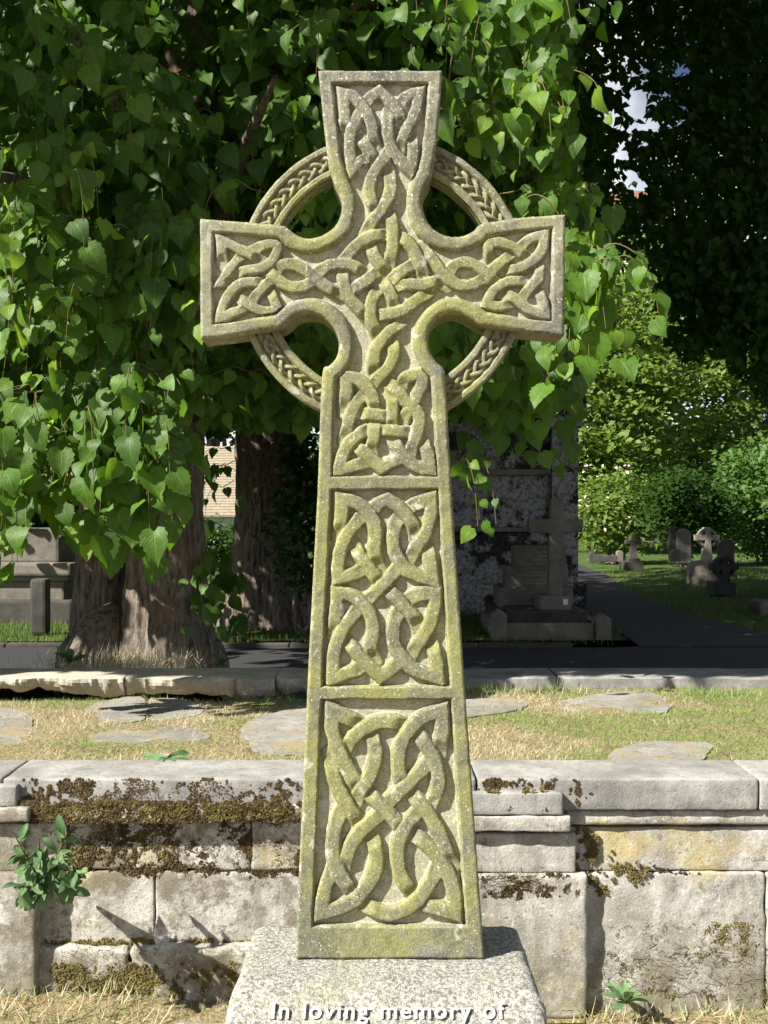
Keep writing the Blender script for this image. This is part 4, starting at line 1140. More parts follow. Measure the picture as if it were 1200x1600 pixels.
up = up[(up[:, 2] > fr + 0.1) & (up[:, 1] > 3.3) & (up[:, 2] - 3.45 > -1.05 * (up[:, 1] - 3.3) - 0.1)]
up = sun_gap(clump(up, 0.9, -0.25), GAPS)
T, N = hang(up, 0.6)
leaves_obj('upper_shade_foliage', COARSE, up, T, N, rng.uniform(0.2, 0.3, len(up)), np.clip(rng.normal(0.4, 0.25, len(up)), 0, 1), M['lime'], lime)

# ------------------------------------------------------------------ second lime, and the dark tree on the right
sec = empty('dark_trunk_tree', (xx(418, 12.4), 12.4, LAWN_Z)); tag(sec, 'dark burred trunk in shade between the near lime and the cross', 'tree')
d2 = 12.4
trunk_mesh('trunk', [(xx(416, d2), d2, 0.1), (xx(416, d2), d2, 0.5), (xx(412, d2), d2, 1.0), (xx(416, d2), d2, 1.6), (xx(418, d2), d2, 2.6), (xx(410, d2), d2, 4.5), (xx(405, d2), d2, 8)],
           [0.55, 0.47, 0.36, 0.34, 0.36, 0.3, 0.15], [(3, 0.06, 0.4), (5, 0.06, 1.1), (9, 0.04, 0.4)], M['bark'], sec, seed=12, rid=0.12)
for (a, b) in (((416, 560, d2), (620, 200, 12)), ((412, 520, d2), (200, 150, 12.5))):
    A_, B_ = W(*a), W(*b); c_ = catmull([A_, (A_ + B_) / 2 + np.array([0, 0, 0.5]), B_], 8)
    V_, F_ = tube_arrays([(c_, np.linspace(0.14, 0.03, len(c_)))], 8); mesh_obj('limb', V_, F_, M['bark'], sec)
P = np.concatenate([clump(frustum_pts(22000, -150, 905, -150, 600, 9.5, 14.5), 0.9, -0.35), clump(frustum_pts(2200, -150, 300, 580, 760, 10, 14), 0.9, -0.1), clump(frustum_pts(900, 330, 480, 580, 690, 10.8, 13), 1.0, -0.1)])
T, N = hang(P, 0.6)
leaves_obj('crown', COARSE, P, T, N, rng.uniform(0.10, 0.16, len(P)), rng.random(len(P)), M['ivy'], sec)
up = ellipsoid(11000, (-0.5, 14.0, 9.0), (7.5, 6.0, 6.5), 0.1); up = up[(up[:, 2] > CAMZ + 0.49 * up[:, 1]) & (up[:, 1] > 8.5)]  # oversized leaves above the view, put in to shade the background
up = clump(up, 0.8, -0.3); T, N = hang(up, 0.6)
leaves_obj('upper_shade_crown', COARSE, up, T, N, rng.uniform(0.26, 0.4, len(up)), rng.random(len(up)), M['ivy'], sec)

drk = empty('dark_tree', (xx(1270, 15.5), 15.5, LAWN_Z)); tag(drk, 'dark small-leaved tree with sky showing through, filling the upper right', 'tree')
d3 = 15.5
trunk_mesh('trunk', [(xx(1270, d3), d3, 0.0), (xx(1268, d3), d3, 1.2), (xx(1262, d3), d3, 3.2), (xx(1240, d3), d3, 6), (xx(1210, d3), d3, 9.5)], [0.5, 0.36, 0.32, 0.24, 0.08], [(3, 0.06, 0.2), (5, 0.05, 1.1)], M['bark'], drk, seed=31)
for (a, b) in (((1266, 560, d3), (1000, 330, 14.2)), ((1262, 420, d3), (960, 60, 14.5)), ((1240, 300, d3), (1090, -60, 14)), ((1262, 520, d3), (1120, 560, 13.5))):
    A_, B_ = W(*a), W(*b); c_ = catmull([A_, (A_ + B_) / 2 + np.array([0, 0, 0.4]), B_], 8)
    V_, F_ = tube_arrays([(c_, np.linspace(0.12, 0.015, len(c_)))], 7); mesh_obj('limb', V_, F_, M['bark'], drk)
P = np.concatenate([frustum_pts(34000, 880, 1480, -160, 480, 12.5, 17.5), frustum_pts(14000, 1080, 1500, -160, 600, 17, 20), frustum_pts(12000, 1120, 1480, 420, 700, 12.5, 17.5), frustum_pts(2500, 1010, 1200, 380, 560, 13, 16)])
px = 600 + P[:, 0] / P[:, 1] * F; py = 800 - (P[:, 2] - CAMZ) / P[:, 1] * F
nz = fbm(px / 26, py / 26, o=3)
gap = np.exp(-(((px - 985) / 75) ** 2 + ((py - 150) / 130) ** 2)) + 0.8 * np.exp(-(((px - 1085) / 40) ** 2 + ((py - 105) / 70) ** 2)) + 0.9 * np.exp(-(((px - 975) / 40) ** 2 + ((py - 288) / 28) ** 2))
edge = np.clip((900 - px) / 60, 0, 1) + np.clip((py - 490 - 60 * np.clip((px - 1120) / 80, 0, 1) + 90 * fbm(px / 60, py / 60 + 4, o=3)) / 70, 0, 1) + np.clip((py - 330) / 90, 0, 1) * np.clip((1060 + 0.1 * (py - 330) - px) / 60, 0, 1)
nz = 0.55 * nz + 0.75 * fbm(px / 11 + 30, py / 11, o=2)
P = P[(nz > -0.72 + 0.78 * np.clip(gap, 0, 1)) & (edge < rng.random(len(P)))]
T, N = hang(P, 0.7)
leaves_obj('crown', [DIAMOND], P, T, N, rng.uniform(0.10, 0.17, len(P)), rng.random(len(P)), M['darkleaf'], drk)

# ------------------------------------------------------------------ far trees and shrubs
def far_tree(name, label, cpx, cpy, d, rx, rz, ry, ncl, per, ls, mat, trunk=True, cat='tree', flat=0.45, spread=0.5, base_py=None, group=None):
    c = W(cpx, cpy, d); root = empty(name, (c[0], d, float(lawn_h(np.array(c[0]), np.array(d))))); tag(root, label, cat, group)
    cl = ellipsoid(ncl, c, (rx, ry, rz), 0.25)
    # ragged outline
    cl += rng.normal(0, 0.12, cl.shape) * np.array([rx, ry, rz])
    cl = cl[cl[:, 2] > root.location.z + 0.15]
    P = np.repeat(cl, per, axis=0) + rng.normal(0, spread, (len(cl) * per, 3)) * np.array([1, 1, flat])
    P[:, 2] -= 0.25 * np.abs(rng.normal(0, 1, len(P))) * spread * 0.4
    P = P[P[:, 2] > root.location.z + 0.02]
    T, N = flatlay(P)
    leaves_obj('crown' if cat == 'tree' else 'foliage', [DIAMOND], P, T, N, ls * rng.uniform(0.7, 1.3, len(P)), rng.random(len(P)), mat, root)
    paths = []
    gz = root.location.z
    nb = 7 if trunk else 9
    for i in range(nb):
        e_ = c + rng.normal(0, 0.45, 3) * np.array([rx, ry, rz]); b_ = np.array([c[0] + rng.normal(0, 0.08), d, gz])
        h_ = b_ + (np.array([c[0], d, c[2]]) - b_) * (0.55 if trunk else 0.2) + rng.normal(0, 0.1, 3)
        cc = catmull([b_, h_, e_], 6); r0 = (0.16 if trunk else 0.035)
        V_, F_ = tube_arrays([(cc, np.linspace(r0, 0.015, len(cc)))], 6); mesh_obj('trunk' if trunk and i == 0 else 'branch', V_, F_, M['bark'], root)
    return root
far_tree('light_tree', 'pale green feathery tree in full sun, nearest the big dark tomb', 950, 640, 33, 2.2, 3.9, 1.8, 210, 60, 0.22, M['fresh'], flat=0.3, spread=0.55)
far_tree('light_tree', 'pale green feathery tree in sun with bare twigs, right of centre behind the lawn', 1085, 630, 37, 2.9, 4.6, 2.0, 230, 60, 0.24, M['fresh'], flat=0.3, spread=0.6)
far_tree('light_tree', 'pale green tree top rising behind the hanging leaves right of the cross arm', 985, 480, 41, 3.0, 3.6, 2.0, 190, 60, 0.26, M['fresh'], flat=0.3, spread=0.6)
far_tree('bright_bush', 'bright green leafy bush in sun at the right edge behind the lawn', 1196, 765, 27, 1.05, 1.55, 1.2, 110, 50, 0.16, M['bright'], trunk=False, cat='bush', flat=0.7, spread=0.28)
far_tree('rose_bush', 'tall rose bush with small pale pink flowers beside the big tomb', 960, 800, 27, 1.0, 1.0, 0.8, 80, 50, 0.13, M['fresh'], trunk=False, cat='bush', flat=0.7, spread=0.25)
rose = [o for o in S.objects if o.name.startswith('rose_bush')][0]
P = ellipsoid(60, W(945, 775, 26.4), (0.95, 0.5, 1.0), 0.6); T, N = flatlay(P)
leaves_obj('blossom', [DIAMOND], P, T, N, rng.uniform(0.07, 0.12, len(P)), rng.random(len(P)), M['petal'], rose)
far_tree('yew_bush', 'dark rounded evergreen bush behind the small wheel-head cross', 1075, 790, 25.5, 0.95, 0.85, 0.8, 90, 60, 0.12, M['darkleaf'], trunk=False, cat='bush', flat=0.8, spread=0.22)
far_tree('leafy_shrub', 'leafy shaded shrub to the right of the dark burred trunk', 476, 800, 11.6, 0.26, 0.95, 0.3, 60, 26, 0.10, M['ivy'], trunk=False, cat='bush', flat=0.9, spread=0.12)
for i, (a, b, d, rx, rz, lab_) in enumerate(((-60, 640, 42, 6.0, 6.0, 'far mid-green tree at the left edge behind the chest tomb'), (330, 480, 46, 6.0, 5.0, 'far mid-green tree behind the dark burred trunk'),
                                              (640, 620, 44, 5.5, 6.5, 'far mid-green tree hidden mostly by the cross shaft'), (1210, 640, 45, 5.0, 6.0, 'far mid-green tree behind the bright bush at the right edge'))):
    far_tree('far_tree', lab_, a, b, d, rx, rz, 2.5, 160, 60, 0.38, M['ivy'], flat=0.6, spread=0.8, group='trees at the far side of the burial ground')
far_tree('low_shrub', 'low dark shrub in front of the buff-roofed building', 345, 850, 30, 1.3, 0.45, 0.8, 60, 40, 0.14, M['darkleaf'], trunk=False, cat='bush', flat=0.8, spread=0.25)
# hedge closing the view
hp = np.stack([rng.uniform(-40, 40, 16000), rng.uniform(47, 50, 16000), rng.uniform(0.2, 3.2, 16000)], -1); T, N = flatlay(hp)
hd = empty('hedge', (0, 48, 0.2)); tag(hd, 'long dark hedge closing the view at the far side of the burial ground', 'hedge')
leaves_obj('foliage', [DIAMOND], hp, T, N, rng.uniform(0.4, 0.7, len(hp)), rng.random(len(hp)), M['ivy'], hd)

# ------------------------------------------------------------------ buildings glimpsed through the leaves
def house(name, label, px0, px1, py_ridge, py_eave, d, roofmat, depth=7.0, py_base=None):
    x0, x1 = xx(px0, d), xx(px1, d); zr, ze = zz(py_ridge, d), zz(py_eave, d)
    zb = 0.15 if py_base is None else zz(py_base, d)
    h = empty(name, ((x0 + x1) / 2, d + depth / 2, zb)); tag(h, label, 'building')
    box('wall', x0 + 0.3, x1 - 0.3, d + 0.3, d + depth - 0.3, zb, ze, M['render'], h, 0.02)
    # tile courses as real steps
    n = 26; V, Fq = [], []
    for i in range(n):
        for sgn in (0, 1):
            t0, t1 = i / n, (i + 1) / n
            y0 = d + (depth / 2) * t0; y1 = d + (depth / 2) * t1; z0 = ze + (zr - ze) * t0; z1 = ze + (zr - ze) * t1
            if sgn: y0, y1 = 2 * d + depth - y0, 2 * d + depth - y1
            b = len(V); up_ = 0.035
            V += [(x0, y0, z0 + up_), (x1, y0, z0 + up_), (x1, y1, z1 + 0.005), (x0, y1, z1 + 0.005), (x0, y0, z0 - 0.03), (x1, y0, z0 - 0.03)]
            Fq += [(b, b + 1, b + 2, b + 3), (b + 4, b + 5, b + 1, b)]
    rf = mesh_obj('roof', V, Fq, roofmat, h, smooth=False)
    mesh_obj('gable', [(x0 + 0.3, d + 0.3, ze), (x0 + 0.3, d + depth - 0.3, ze), (x0 + 0.3, d + depth / 2, zr - 0.1), (x1 - 0.3, d + 0.3, ze), (x1 - 0.3, d + depth - 0.3, ze), (x1 - 0.3, d + depth / 2, zr - 0.1)], [(0, 1, 2), (3, 5, 4)], M['render'], h, smooth=False)
    return h, x0, x1, ze, zb
h, x0, x1, ze, zb = house('tiled_house', 'tall pale house with brown tiled roof glimpsed through the dark tree', 915, 1075, 262, 312, 62, M['rooftile'], 9.0)
for i, px_ in enumerate((930, 958, 986, 1014, 1042)):
    w0, w1 = xx(px_, 62), xx(px_ + 14, 62)
    for py_ in (322, 380, 440):
        fr_ = box('window', w0, w1, 62.2, 62.33, zz(py_ + 34, 62), zz(py_, 62), M['whitepaint'], h, 0.01)
        box('pane', w0 + 0.08, w1 - 0.08, 62.17, 62.22, zz(py_ + 31, 62), zz(py_ + 3, 62), M['glass'], fr_, 0.0)
h, x0, x1, ze, zb = house('lodge', 'low building with pale buff tiled roof glimpsed between the two trunks', 240, 420, 690, 806, 34, M['lodgetile'], 5.0)
fr_ = box('window', xx(338, 34), xx(352, 34), 34.2, 34.33, zz(862, 34), zz(818, 34), M['whitepaint'], h, 0.01)
box('pane', xx(340, 34), xx(350, 34), 34.17, 34.22, zz(858, 34), zz(822, 34), M['glass'], fr_, 0.0)

# ------------------------------------------------------------------ tombs and graves
def bx(name, px0, px1, py0, py1, d, th, mat, parent, bev=0.015):
    return box(name, xx(px0, d), xx(px1, d), d, d + th, zz(py1, d), zz(py0, d), mat, parent, bev)
t = empty('great_tomb', (xx(740, 14), 14.6, LAWN_Z)); tag(t, 'large black-crusted stone tomb with corner pilaster and cornice, right of the cross shaft', 'tomb')
D = 14.0
bx('base', 560, 918, 912, 985, D - 0.12, 2.4, M['tomb'], t, 0.03)
bx('die', 572, 900, 828, 914, D, 2.2, M['tomb'], t, 0.02)
bx('string_course', 566, 866, 824, 831, D - 0.05, 0.4, M['grave'], t, 0.012)
bx('panel', 580, 864, 742, 824, D + 0.03, 2.0, M['tomb_pale'], t, 0.01)
bx('moulding', 570, 864, 733, 742, D - 0.04, 0.4, M['grave'], t, 0.012)
bx('panel', 580, 864, 648, 733, D + 0.06, 2.0, M['tomb'], t, 0.01)
bx('pilaster', 862, 904, 668, 912, D - 0.07, 0.5, M['tomb_pale'], t, 0.02)
bx('pilaster_cap', 856, 910, 652, 668, D - 0.11, 0.6, M['tomb_pale'], t, 0.02)
bx('cornice', 560, 918, 630, 646, D - 0.16, 2.5, M['tomb'], t, 0.03)
bx('frieze', 572, 908, 646, 653, D - 0.06, 2.3, M['tomb'], t, 0.005)
prism('pediment', [(xx(560, D), zz(630, D)), (xx(916, D), zz(630, D)), (xx(906, D), zz(585, D)), (xx(860, D), zz(560, D)), (xx(620, D), zz(560, D)), (xx(575, D), zz(585, D))], D - 0.1, D + 2.2, M['tomb'], t, 0.03)

t = empty('stepped_headstone', (xx(835, 12.3), 12.3, LAWN_Z)); tag(t, 'stepped brown headstone of three tiers with faded lettering, behind the plain cross', 'headstone')
D = 12.3
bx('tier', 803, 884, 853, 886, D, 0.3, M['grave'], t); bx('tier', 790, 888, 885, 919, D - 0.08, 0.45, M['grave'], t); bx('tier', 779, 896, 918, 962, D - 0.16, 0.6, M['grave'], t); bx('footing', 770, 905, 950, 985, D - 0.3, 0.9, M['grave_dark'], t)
bmL = bmesh.new()
for (y_, a, b, dd) in ((862, 838, 874, D), (868, 840, 874, D), (874, 832, 870, D), (880, 838, 872, D), (893, 824, 858, D - 0.08), (898, 808, 870, D - 0.08), (905, 822, 862, D - 0.08), (910, 820, 866, D - 0.08), (926, 822, 866, D - 0.16), (932, 816, 850, D - 0.16)):
    p_ = a
    while p_ < b:
        w_ = random.uniform(0.8, 1.8); box_bm(bmL, xx(p_, dd), xx(p_ + w_, dd), dd - 0.003, dd + 0.002, zz(y_ + random.uniform(1.6, 2.6), dd), zz(y_ - 0.4, dd)); p_ += w_ + random.uniform(0.7, 1.8)
tag(bm_obj('inscription', bmL, M['grave_pale'], t), kind='stuff')
t = empty('plain_cross', (xx(868, 11.7), 11.75, LAWN_Z)); tag(t, 'plain stone Latin cross in shade in front of the stepped headstone', 'cross')
D = 11.7
prism('cross', [(xx(a, D), zz(b, D)) for a, b in ((857, 931), (859, 833), (826, 832), (826, 811), (860, 811), (861, 778), (881, 778), (881, 811), (911, 811), (911, 832), (880, 833), (879, 931))], D, D + 0.16, M['grave'], t, 0.012)
bx('step', 843, 893, 931, 956, D - 0.12, 0.42, M['grave'], t); bx('step', 800, 918, 955, 990, D - 0.3, 0.8, M['grave_dark'], t)
o = bx('white_card', 880, 887, 936, 945, D - 0.127, 0.004, M['whitepaint'], None, 0.0); tag(o, 'small white card leaning on the step of the plain cross', 'card')
t = empty('grave_kerb', (xx(860, 11.2), 11.3, LAWN_Z)); tag(t, 'stone grave surround with gabled corner posts in front of the plain cross', 'grave surround')
D = 11.05
for a, b, y_ in ((767, 791, 951), (929, 953, 958)):
    prism('post', [(xx(a, D), zz(1008, D)), (xx(b, D), zz(1008, D)), (xx(b, D), zz(y_ + 8, D)), (xx((a + b) / 2, D), zz(y_, D)), (xx(a, D), zz(y_ + 8, D))], D - 0.08, D + 0.1, M['grave'], t, 0.012)
bx('rail', 790.5, 929.5, 974, 1008, D - 0.03, 0.1, M['grave'], t)
for a in (779, 941):
    box('rail', xx(a, D) - 0.05, xx(a, D) + 0.05, D + 0.101, D + 1.5, 0.15, zz(976, D), M['grave'], t, 0.01)
t = empty('small_wheel_cross', (xx(1098, 19), 19, LAWN_Z)); tag(t, 'small pale wheel-head cross on a rock base out on the lawn', 'cross')
D = 19.0
def wheel_cross(t, cx, top, base, wd, D, mat):
    cy = top + 0.30 * (base - top); r_o = 0.42 * wd; n = 28
    V, Fq = [], []
    for i in range(n):
        a = 2 * math.pi * i / n
        for rr, yy in ((r_o, D), (r_o * 0.76, D), (r_o * 0.76, D + 0.14), (r_o, D + 0.14)):
            V.append((xx(cx + rr * math.cos(a), D), yy, zz(cy + rr * math.sin(a), D)))
    for i in range(n):
        j = (i + 1) % n
        for k_ in range(4): Fq.append((i * 4 + k_, i * 4 + (k_ + 1) % 4, j * 4 + (k_ + 1) % 4, j * 4 + k_))
    mesh_obj('wheel', V, Fq, mat, t, smooth=False)
    w = wd * 0.11
    prism('cross', [(xx(a, D), zz(b, D)) for a, b in ((cx - w * 1.9, base), (cx - w * 1.1, cy + w), (cx - wd / 2, cy + w * 1.2), (cx - wd / 2, cy - w * 1.2), (cx - w, cy - w), (cx - w * 1.2, top), (cx + w * 1.2, top), (cx + w, cy - w), (cx + wd / 2, cy - w * 1.2), (cx + wd / 2, cy + w * 1.2), (cx + w * 1.1, cy + w), (cx + w * 1.9, base))], D - 0.03, D + 0.17, mat, t, 0.012)
wheel_cross(t, 1106, 824, 878, 36, D, M['grave_pale'])
stone_block('rock_base', xx(1078, D), xx(1124, D), D - 0.25, D + 0.45, zz(925, D), zz(877, D), M['grave'], t, 0.05, 0.05, 0.16, seed=2, fs=3)
t = empty('dark_wheel_cross', (xx(1133, 16.5), 16.5, LAWN_Z)); tag(t, 'small dark wheel-head cross low in the shade near the right edge', 'cross')
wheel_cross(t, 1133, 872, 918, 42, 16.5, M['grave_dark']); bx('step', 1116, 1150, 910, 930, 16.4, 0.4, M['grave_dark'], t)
t = empty('stepped_cross', (xx(990, 24), 24, LAWN_Z)); tag(t, 'small dark cross on two steps on the lawn below the rose bush', 'cross')
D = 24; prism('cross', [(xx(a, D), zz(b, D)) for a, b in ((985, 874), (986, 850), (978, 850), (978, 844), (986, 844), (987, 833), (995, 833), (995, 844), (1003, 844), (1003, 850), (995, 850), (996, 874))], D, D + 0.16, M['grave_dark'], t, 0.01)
bx('step', 982, 999, 872, 880, D - 0.1, 0.4, M['grave_dark'], t); bx('step', 977, 1006, 878, 895, D - 0.2, 0.6, M['grave_dark'], t)
for (a, b, y0, y1, D, m_, lb) in ((1047, 1056, 822, 880, 23.5, 'grave_dark', 'narrow upright gravestone left of the small wheel-head cross'), (1058, 1080, 826, 880, 24.2, 'grave', 'broad plain gravestone just behind the small wheel-head cross'), (1124, 1148, 842, 885, 21.5, 'grave_dark', 'dark round-topped gravestone right of the small wheel-head cross'), (921, 931, 862, 880, 25, 'grave_dark', 'low stump of a gravestone beside the big tomb'), (964, 974, 860, 878, 25, 'grave', 'small pale marker left of the dark stepped cross'), (1049, 1064, 858, 878, 22.5, 'grave', 'small pale block at the foot of the narrow gravestone')):
    mid = (a + b) / 2; h_ = (b - a) * 0.35
    o = prism('gravestone', [(xx(a, D), zz(y1, D)), (xx(b, D), zz(y1, D)), (xx(b, D), zz(y0 + h_, D)), (xx(b - (b - a) * 0.2, D), zz(y0 + h_ * 0.25, D)), (xx(mid, D), zz(y0, D)), (xx(a + (b - a) * 0.2, D), zz(y0 + h_ * 0.25, D)), (xx(a, D), zz(y0 + h_, D))], D, D + 0.16, M[m_], None, 0.01)
    tag(o, lb, 'gravestone', 'upright gravestones on the lawn')
D = 25; o = bx('grave_edging', 930, 966, 868, 878, D, 0.12, M['grave_dark'], None); tag(o, 'low stone edging between two small markers on the lawn', 'edging')
o = stone_block('fallen_stone', xx(1186, 13.5), xx(1235, 13.5), 13.5, 14.0, 0.1, zz(940, 13.5), M['grave'], None, 0.05, 0.02, 0.08, seed=8); tag(o, 'pale low stone lying in the grass at the right edge', 'stone')
# chest tomb on the left, beyond the lane
t = empty('chest_tomb', (xx(40, 13), 13.3, LAWN_Z)); tag(t, 'grey chest tomb with moulded slabs at the left edge beyond the lane', 'tomb')
D = 12.8
bx('plinth', -120, 112, 938, 985, D - 0.1, 1.6, M['grave_dark'], t, 0.03); bx('chest', -110, 100, 908, 939, D, 1.4, M['grave'], t, 0.02)
bx('moulding', -116, 106, 899, 908, D - 0.05, 1.5, M['grave'], t, 0.02); bx('ledger', -122, 110, 880, 900, D - 0.1, 1.6, M['grave'], t, 0.03); bx('upper_block', -90, 92, 826, 881, D + 0.1, 1.1, M['grave'], t, 0.04)
o = bx('stone_post', 46, 71, 905, 992, 11.4, 0.2, M['grave_dark'], None, 0.03); tag(o, 'squat mossy stone post in front of the chest tomb', 'post')

# ------------------------------------------------------------------ grass, moss, weeds
BLADE = (np.array([(-0.5, 0, 0), (0.5, 0, 0), (0.32, 0.55, 0.06), (-0.32, 0.55, 0.06), (0, 1, 0.22)]), [(0, 1, 2), (0, 2, 3), (3, 2, 4)])
def blades(name, P, L, wd_, lean, var, mat, parent=None, label=None, cat=None):
    n = len(P); ang = rng.uniform(0, 2 * np.pi, n); ln = np.clip(rng.normal(lean, 0.25, n), 0, 1.5)
    T = np.stack([np.cos(ang) * np.sin(ln), np.sin(ang) * np.sin(ln), np.cos(ln)], -1)
    N = np.stack([-np.cos(ang) * np.cos(ln), -np.sin(ang) * np.cos(ln), np.sin(ln)], -1) + rng.normal(0, 0.3, (n, 3))
    Rm = frames(T, N); V = BLADE[0][None] * np.stack([wd_, L, L], -1)[:, None, :]
    V = np.einsum('nij,nmj->nmi', Rm, V) + P[:, None, :]
    Fq = (np.array(BLADE[1])[None] + (np.arange(n) * 5)[:, None, None]).reshape(-1, 3)
    o = mesh_obj(name, V.reshape(-1, 3), Fq, mat, parent, smooth=True, attrs=dict(var=np.repeat(var, 5)))
    return tag(o, label, cat, kind='stuff')
n = 170000
P = np.stack([rng.uniform(-2.6, 2.6, n), rng.uniform(3.46, 5.24, n), np.zeros(n)], -1)
keep = np.abs(P[:, 0]) < 0.40 * P[:, 1] + 0.1
fp = np.ones(n, bool)
for pts, z in FLAGS:
    poly = np.array([G(a, b, z) for a, b in pts]); poly = catmull(np.vstack([poly, poly[:1]]), 4)[:-1]
    dd = seg_dist(P[:, 0], P[:, 1], np.vstack([poly, poly[:1]])); fp &= ~(inside(P[:, 0], P[:, 1], poly) & (dd > 0.02 + 0.15 * rng.random(n) ** 2 + 0.05 * fbm(P[:, 0] * 9, P[:, 1] * 9, o=2)))
dn = fbm(P[:, 0] * 3, P[:, 1] * 3, o=3)
thin = np.clip((P[:, 1] - 3.46) / 0.1, 0.1, 1)
right = np.clip((P[:, 0] - 0.2) / 0.5, 0, 1)
dens = np.clip(0.75 + 0.9 * dn + 0.5 * right, 0.2, 1) * thin
keep &= fp & (rng.random(n) < dens)
P = P[keep]; P[:, 2] = terr_h(P[:, 0], P[:, 1]) - 0.003
gn = fbm(P[:, 0] * 2.3 + 7, P[:, 1] * 2.3, o=3)
gp = np.clip(0.42 + 2.2 * gn + 0.34 * np.clip((P[:, 0] - 0.0) / 1.3, 0, 1), 0.05, 0.95)
isg = rng.random(len(P)) < gp
var = np.where(isg, rng.uniform(0.56, 1, len(P)), rng.uniform(0, 0.44, len(P)))
blades('dry_grass', P, rng.uniform(0.012, 0.036, len(P)), rng.uniform(0.0014, 0.0028, len(P)), 1.3, var, M['grass'], None, 'dry straw-coloured and green cut grass on the terrace', 'grass')
# taller tufts along the kerb and joints
c_ = np.array([(xx(a, dd), dd) for a, dd in ((215, 4.95), (235, 5.0), (430, 4.9), (880, 5.1), (780, 5.1), (845, 5.05), (745, 5.1), (1090, 5.0), (1150, 5.0))])
ci = rng.integers(0, len(c_), 900); P = np.stack([c_[ci, 0] + rng.normal(0, 0.06, 900), c_[ci, 1] + rng.normal(0, 0.05, 900), np.zeros(900)], -1); P[:, 2] = terr_h(P[:, 0], P[:, 1])
blades('grass_tufts', P, rng.uniform(0.025, 0.07, 900), rng.uniform(0.002, 0.0035, 900), 0.7, rng.choice([0.2, 0.6, 0.7, 0.8, 0.9], 900), M['grass'], None, 'taller green grass tufts along the broken terrace kerb', 'grass')
P = np.stack([rng.normal(xx(205, 6.0), 0.22, 1500), rng.uniform(5.56, 6.1, 1500), np.full(1500, 0.62)], -1); 
P[:, 2] = 0.60 + 0.09 * rng.random(1500)
blades('dead_grass', P, rng.uniform(0.05, 0.14, 1500), rng.uniform(0.002, 0.004, 1500), 0.9, rng.uniform(0, 0.44, 1500), M['grass'], None, 'heap of dead yellow grass at the foot of the lime trunk', 'grass')
so = sheet('tree_bank', np.linspace(-4.5, 1.2, 40), np.linspace(5.50, 7.2, 14), lambda x, y: 0.62 * np.clip((7.25 - y) / 1.2, 0, 1) ** 0.7 * np.clip((0.0 - x) / 0.9, 0.35, 1) + 0.03 * fbm(x * 3, y * 3, o=3), M['soil']); tag(so, kind='structure')
# strip of debris and grass at the foot of the wall
n = 9000; P = np.stack([rng.uniform(-1.5, 1.6, n), rng.uniform(2.5, 3.27, n), np.zeros(n)], -1)
k_ = rng.random(n) < np.where(P[:, 0] < -0.3, 0.9, 0.25 + 0.5 * (P[:, 1] > 3.12)); P = P[k_]
P[:, 2] = 0.018 * fbm(P[:, 0] * 4, P[:, 1] * 4, o=3) + 0.09 * np.clip((P[:, 1] - 2.75) / 0.5, 0, 1) * np.clip((-0.45 - P[:, 0]) / 0.35, 0, 1)
blades('ground_grass', P, rng.uniform(0.025, 0.08, len(P)), rng.uniform(0.002, 0.004, len(P)), 0.95, np.where(rng.random(len(P)) < 0.3, rng.uniform(0.56, 1, len(P)), rng.uniform(0, 0.44, len(P))), M['grass'], None, 'dead grass and litter along the foot of the stone wall', 'grass')
o = stone_block('ground_slab', xx(905, 3.0), xx(1320, 3.0), 2.86, 3.08, -0.02, 0.035, M['flag'], None, 0.03, 0.004, 0.012, seed=6); tag(o, 'flat grey slab lying at the foot of the wall, bottom right', 'slab')
# verge and lawn grass
n = 60000; dd = rng.uniform(10.5, 24, n); P = np.stack([(rng.uniform(-60, 1300, n) - 600) * dd / F, dd, np.zeros(n)], -1)
fk = np.array(fork); onpath = inside(P[:, 0], P[:, 1], fk) | ((P[:, 0] > 2.2) & (P[:, 1] < 11.4 )); P = P[~onpath]
P[:, 2] = lawn_h(P[:, 0], P[:, 1]); n = len(P)
blades('lawn_grass', P, rng.uniform(0.03, 0.08, n), rng.uniform(0.006, 0.012, n), 0.5, rng.random(n), M['lawn'], None, 'short green grass of the verge and lawn', 'grass')

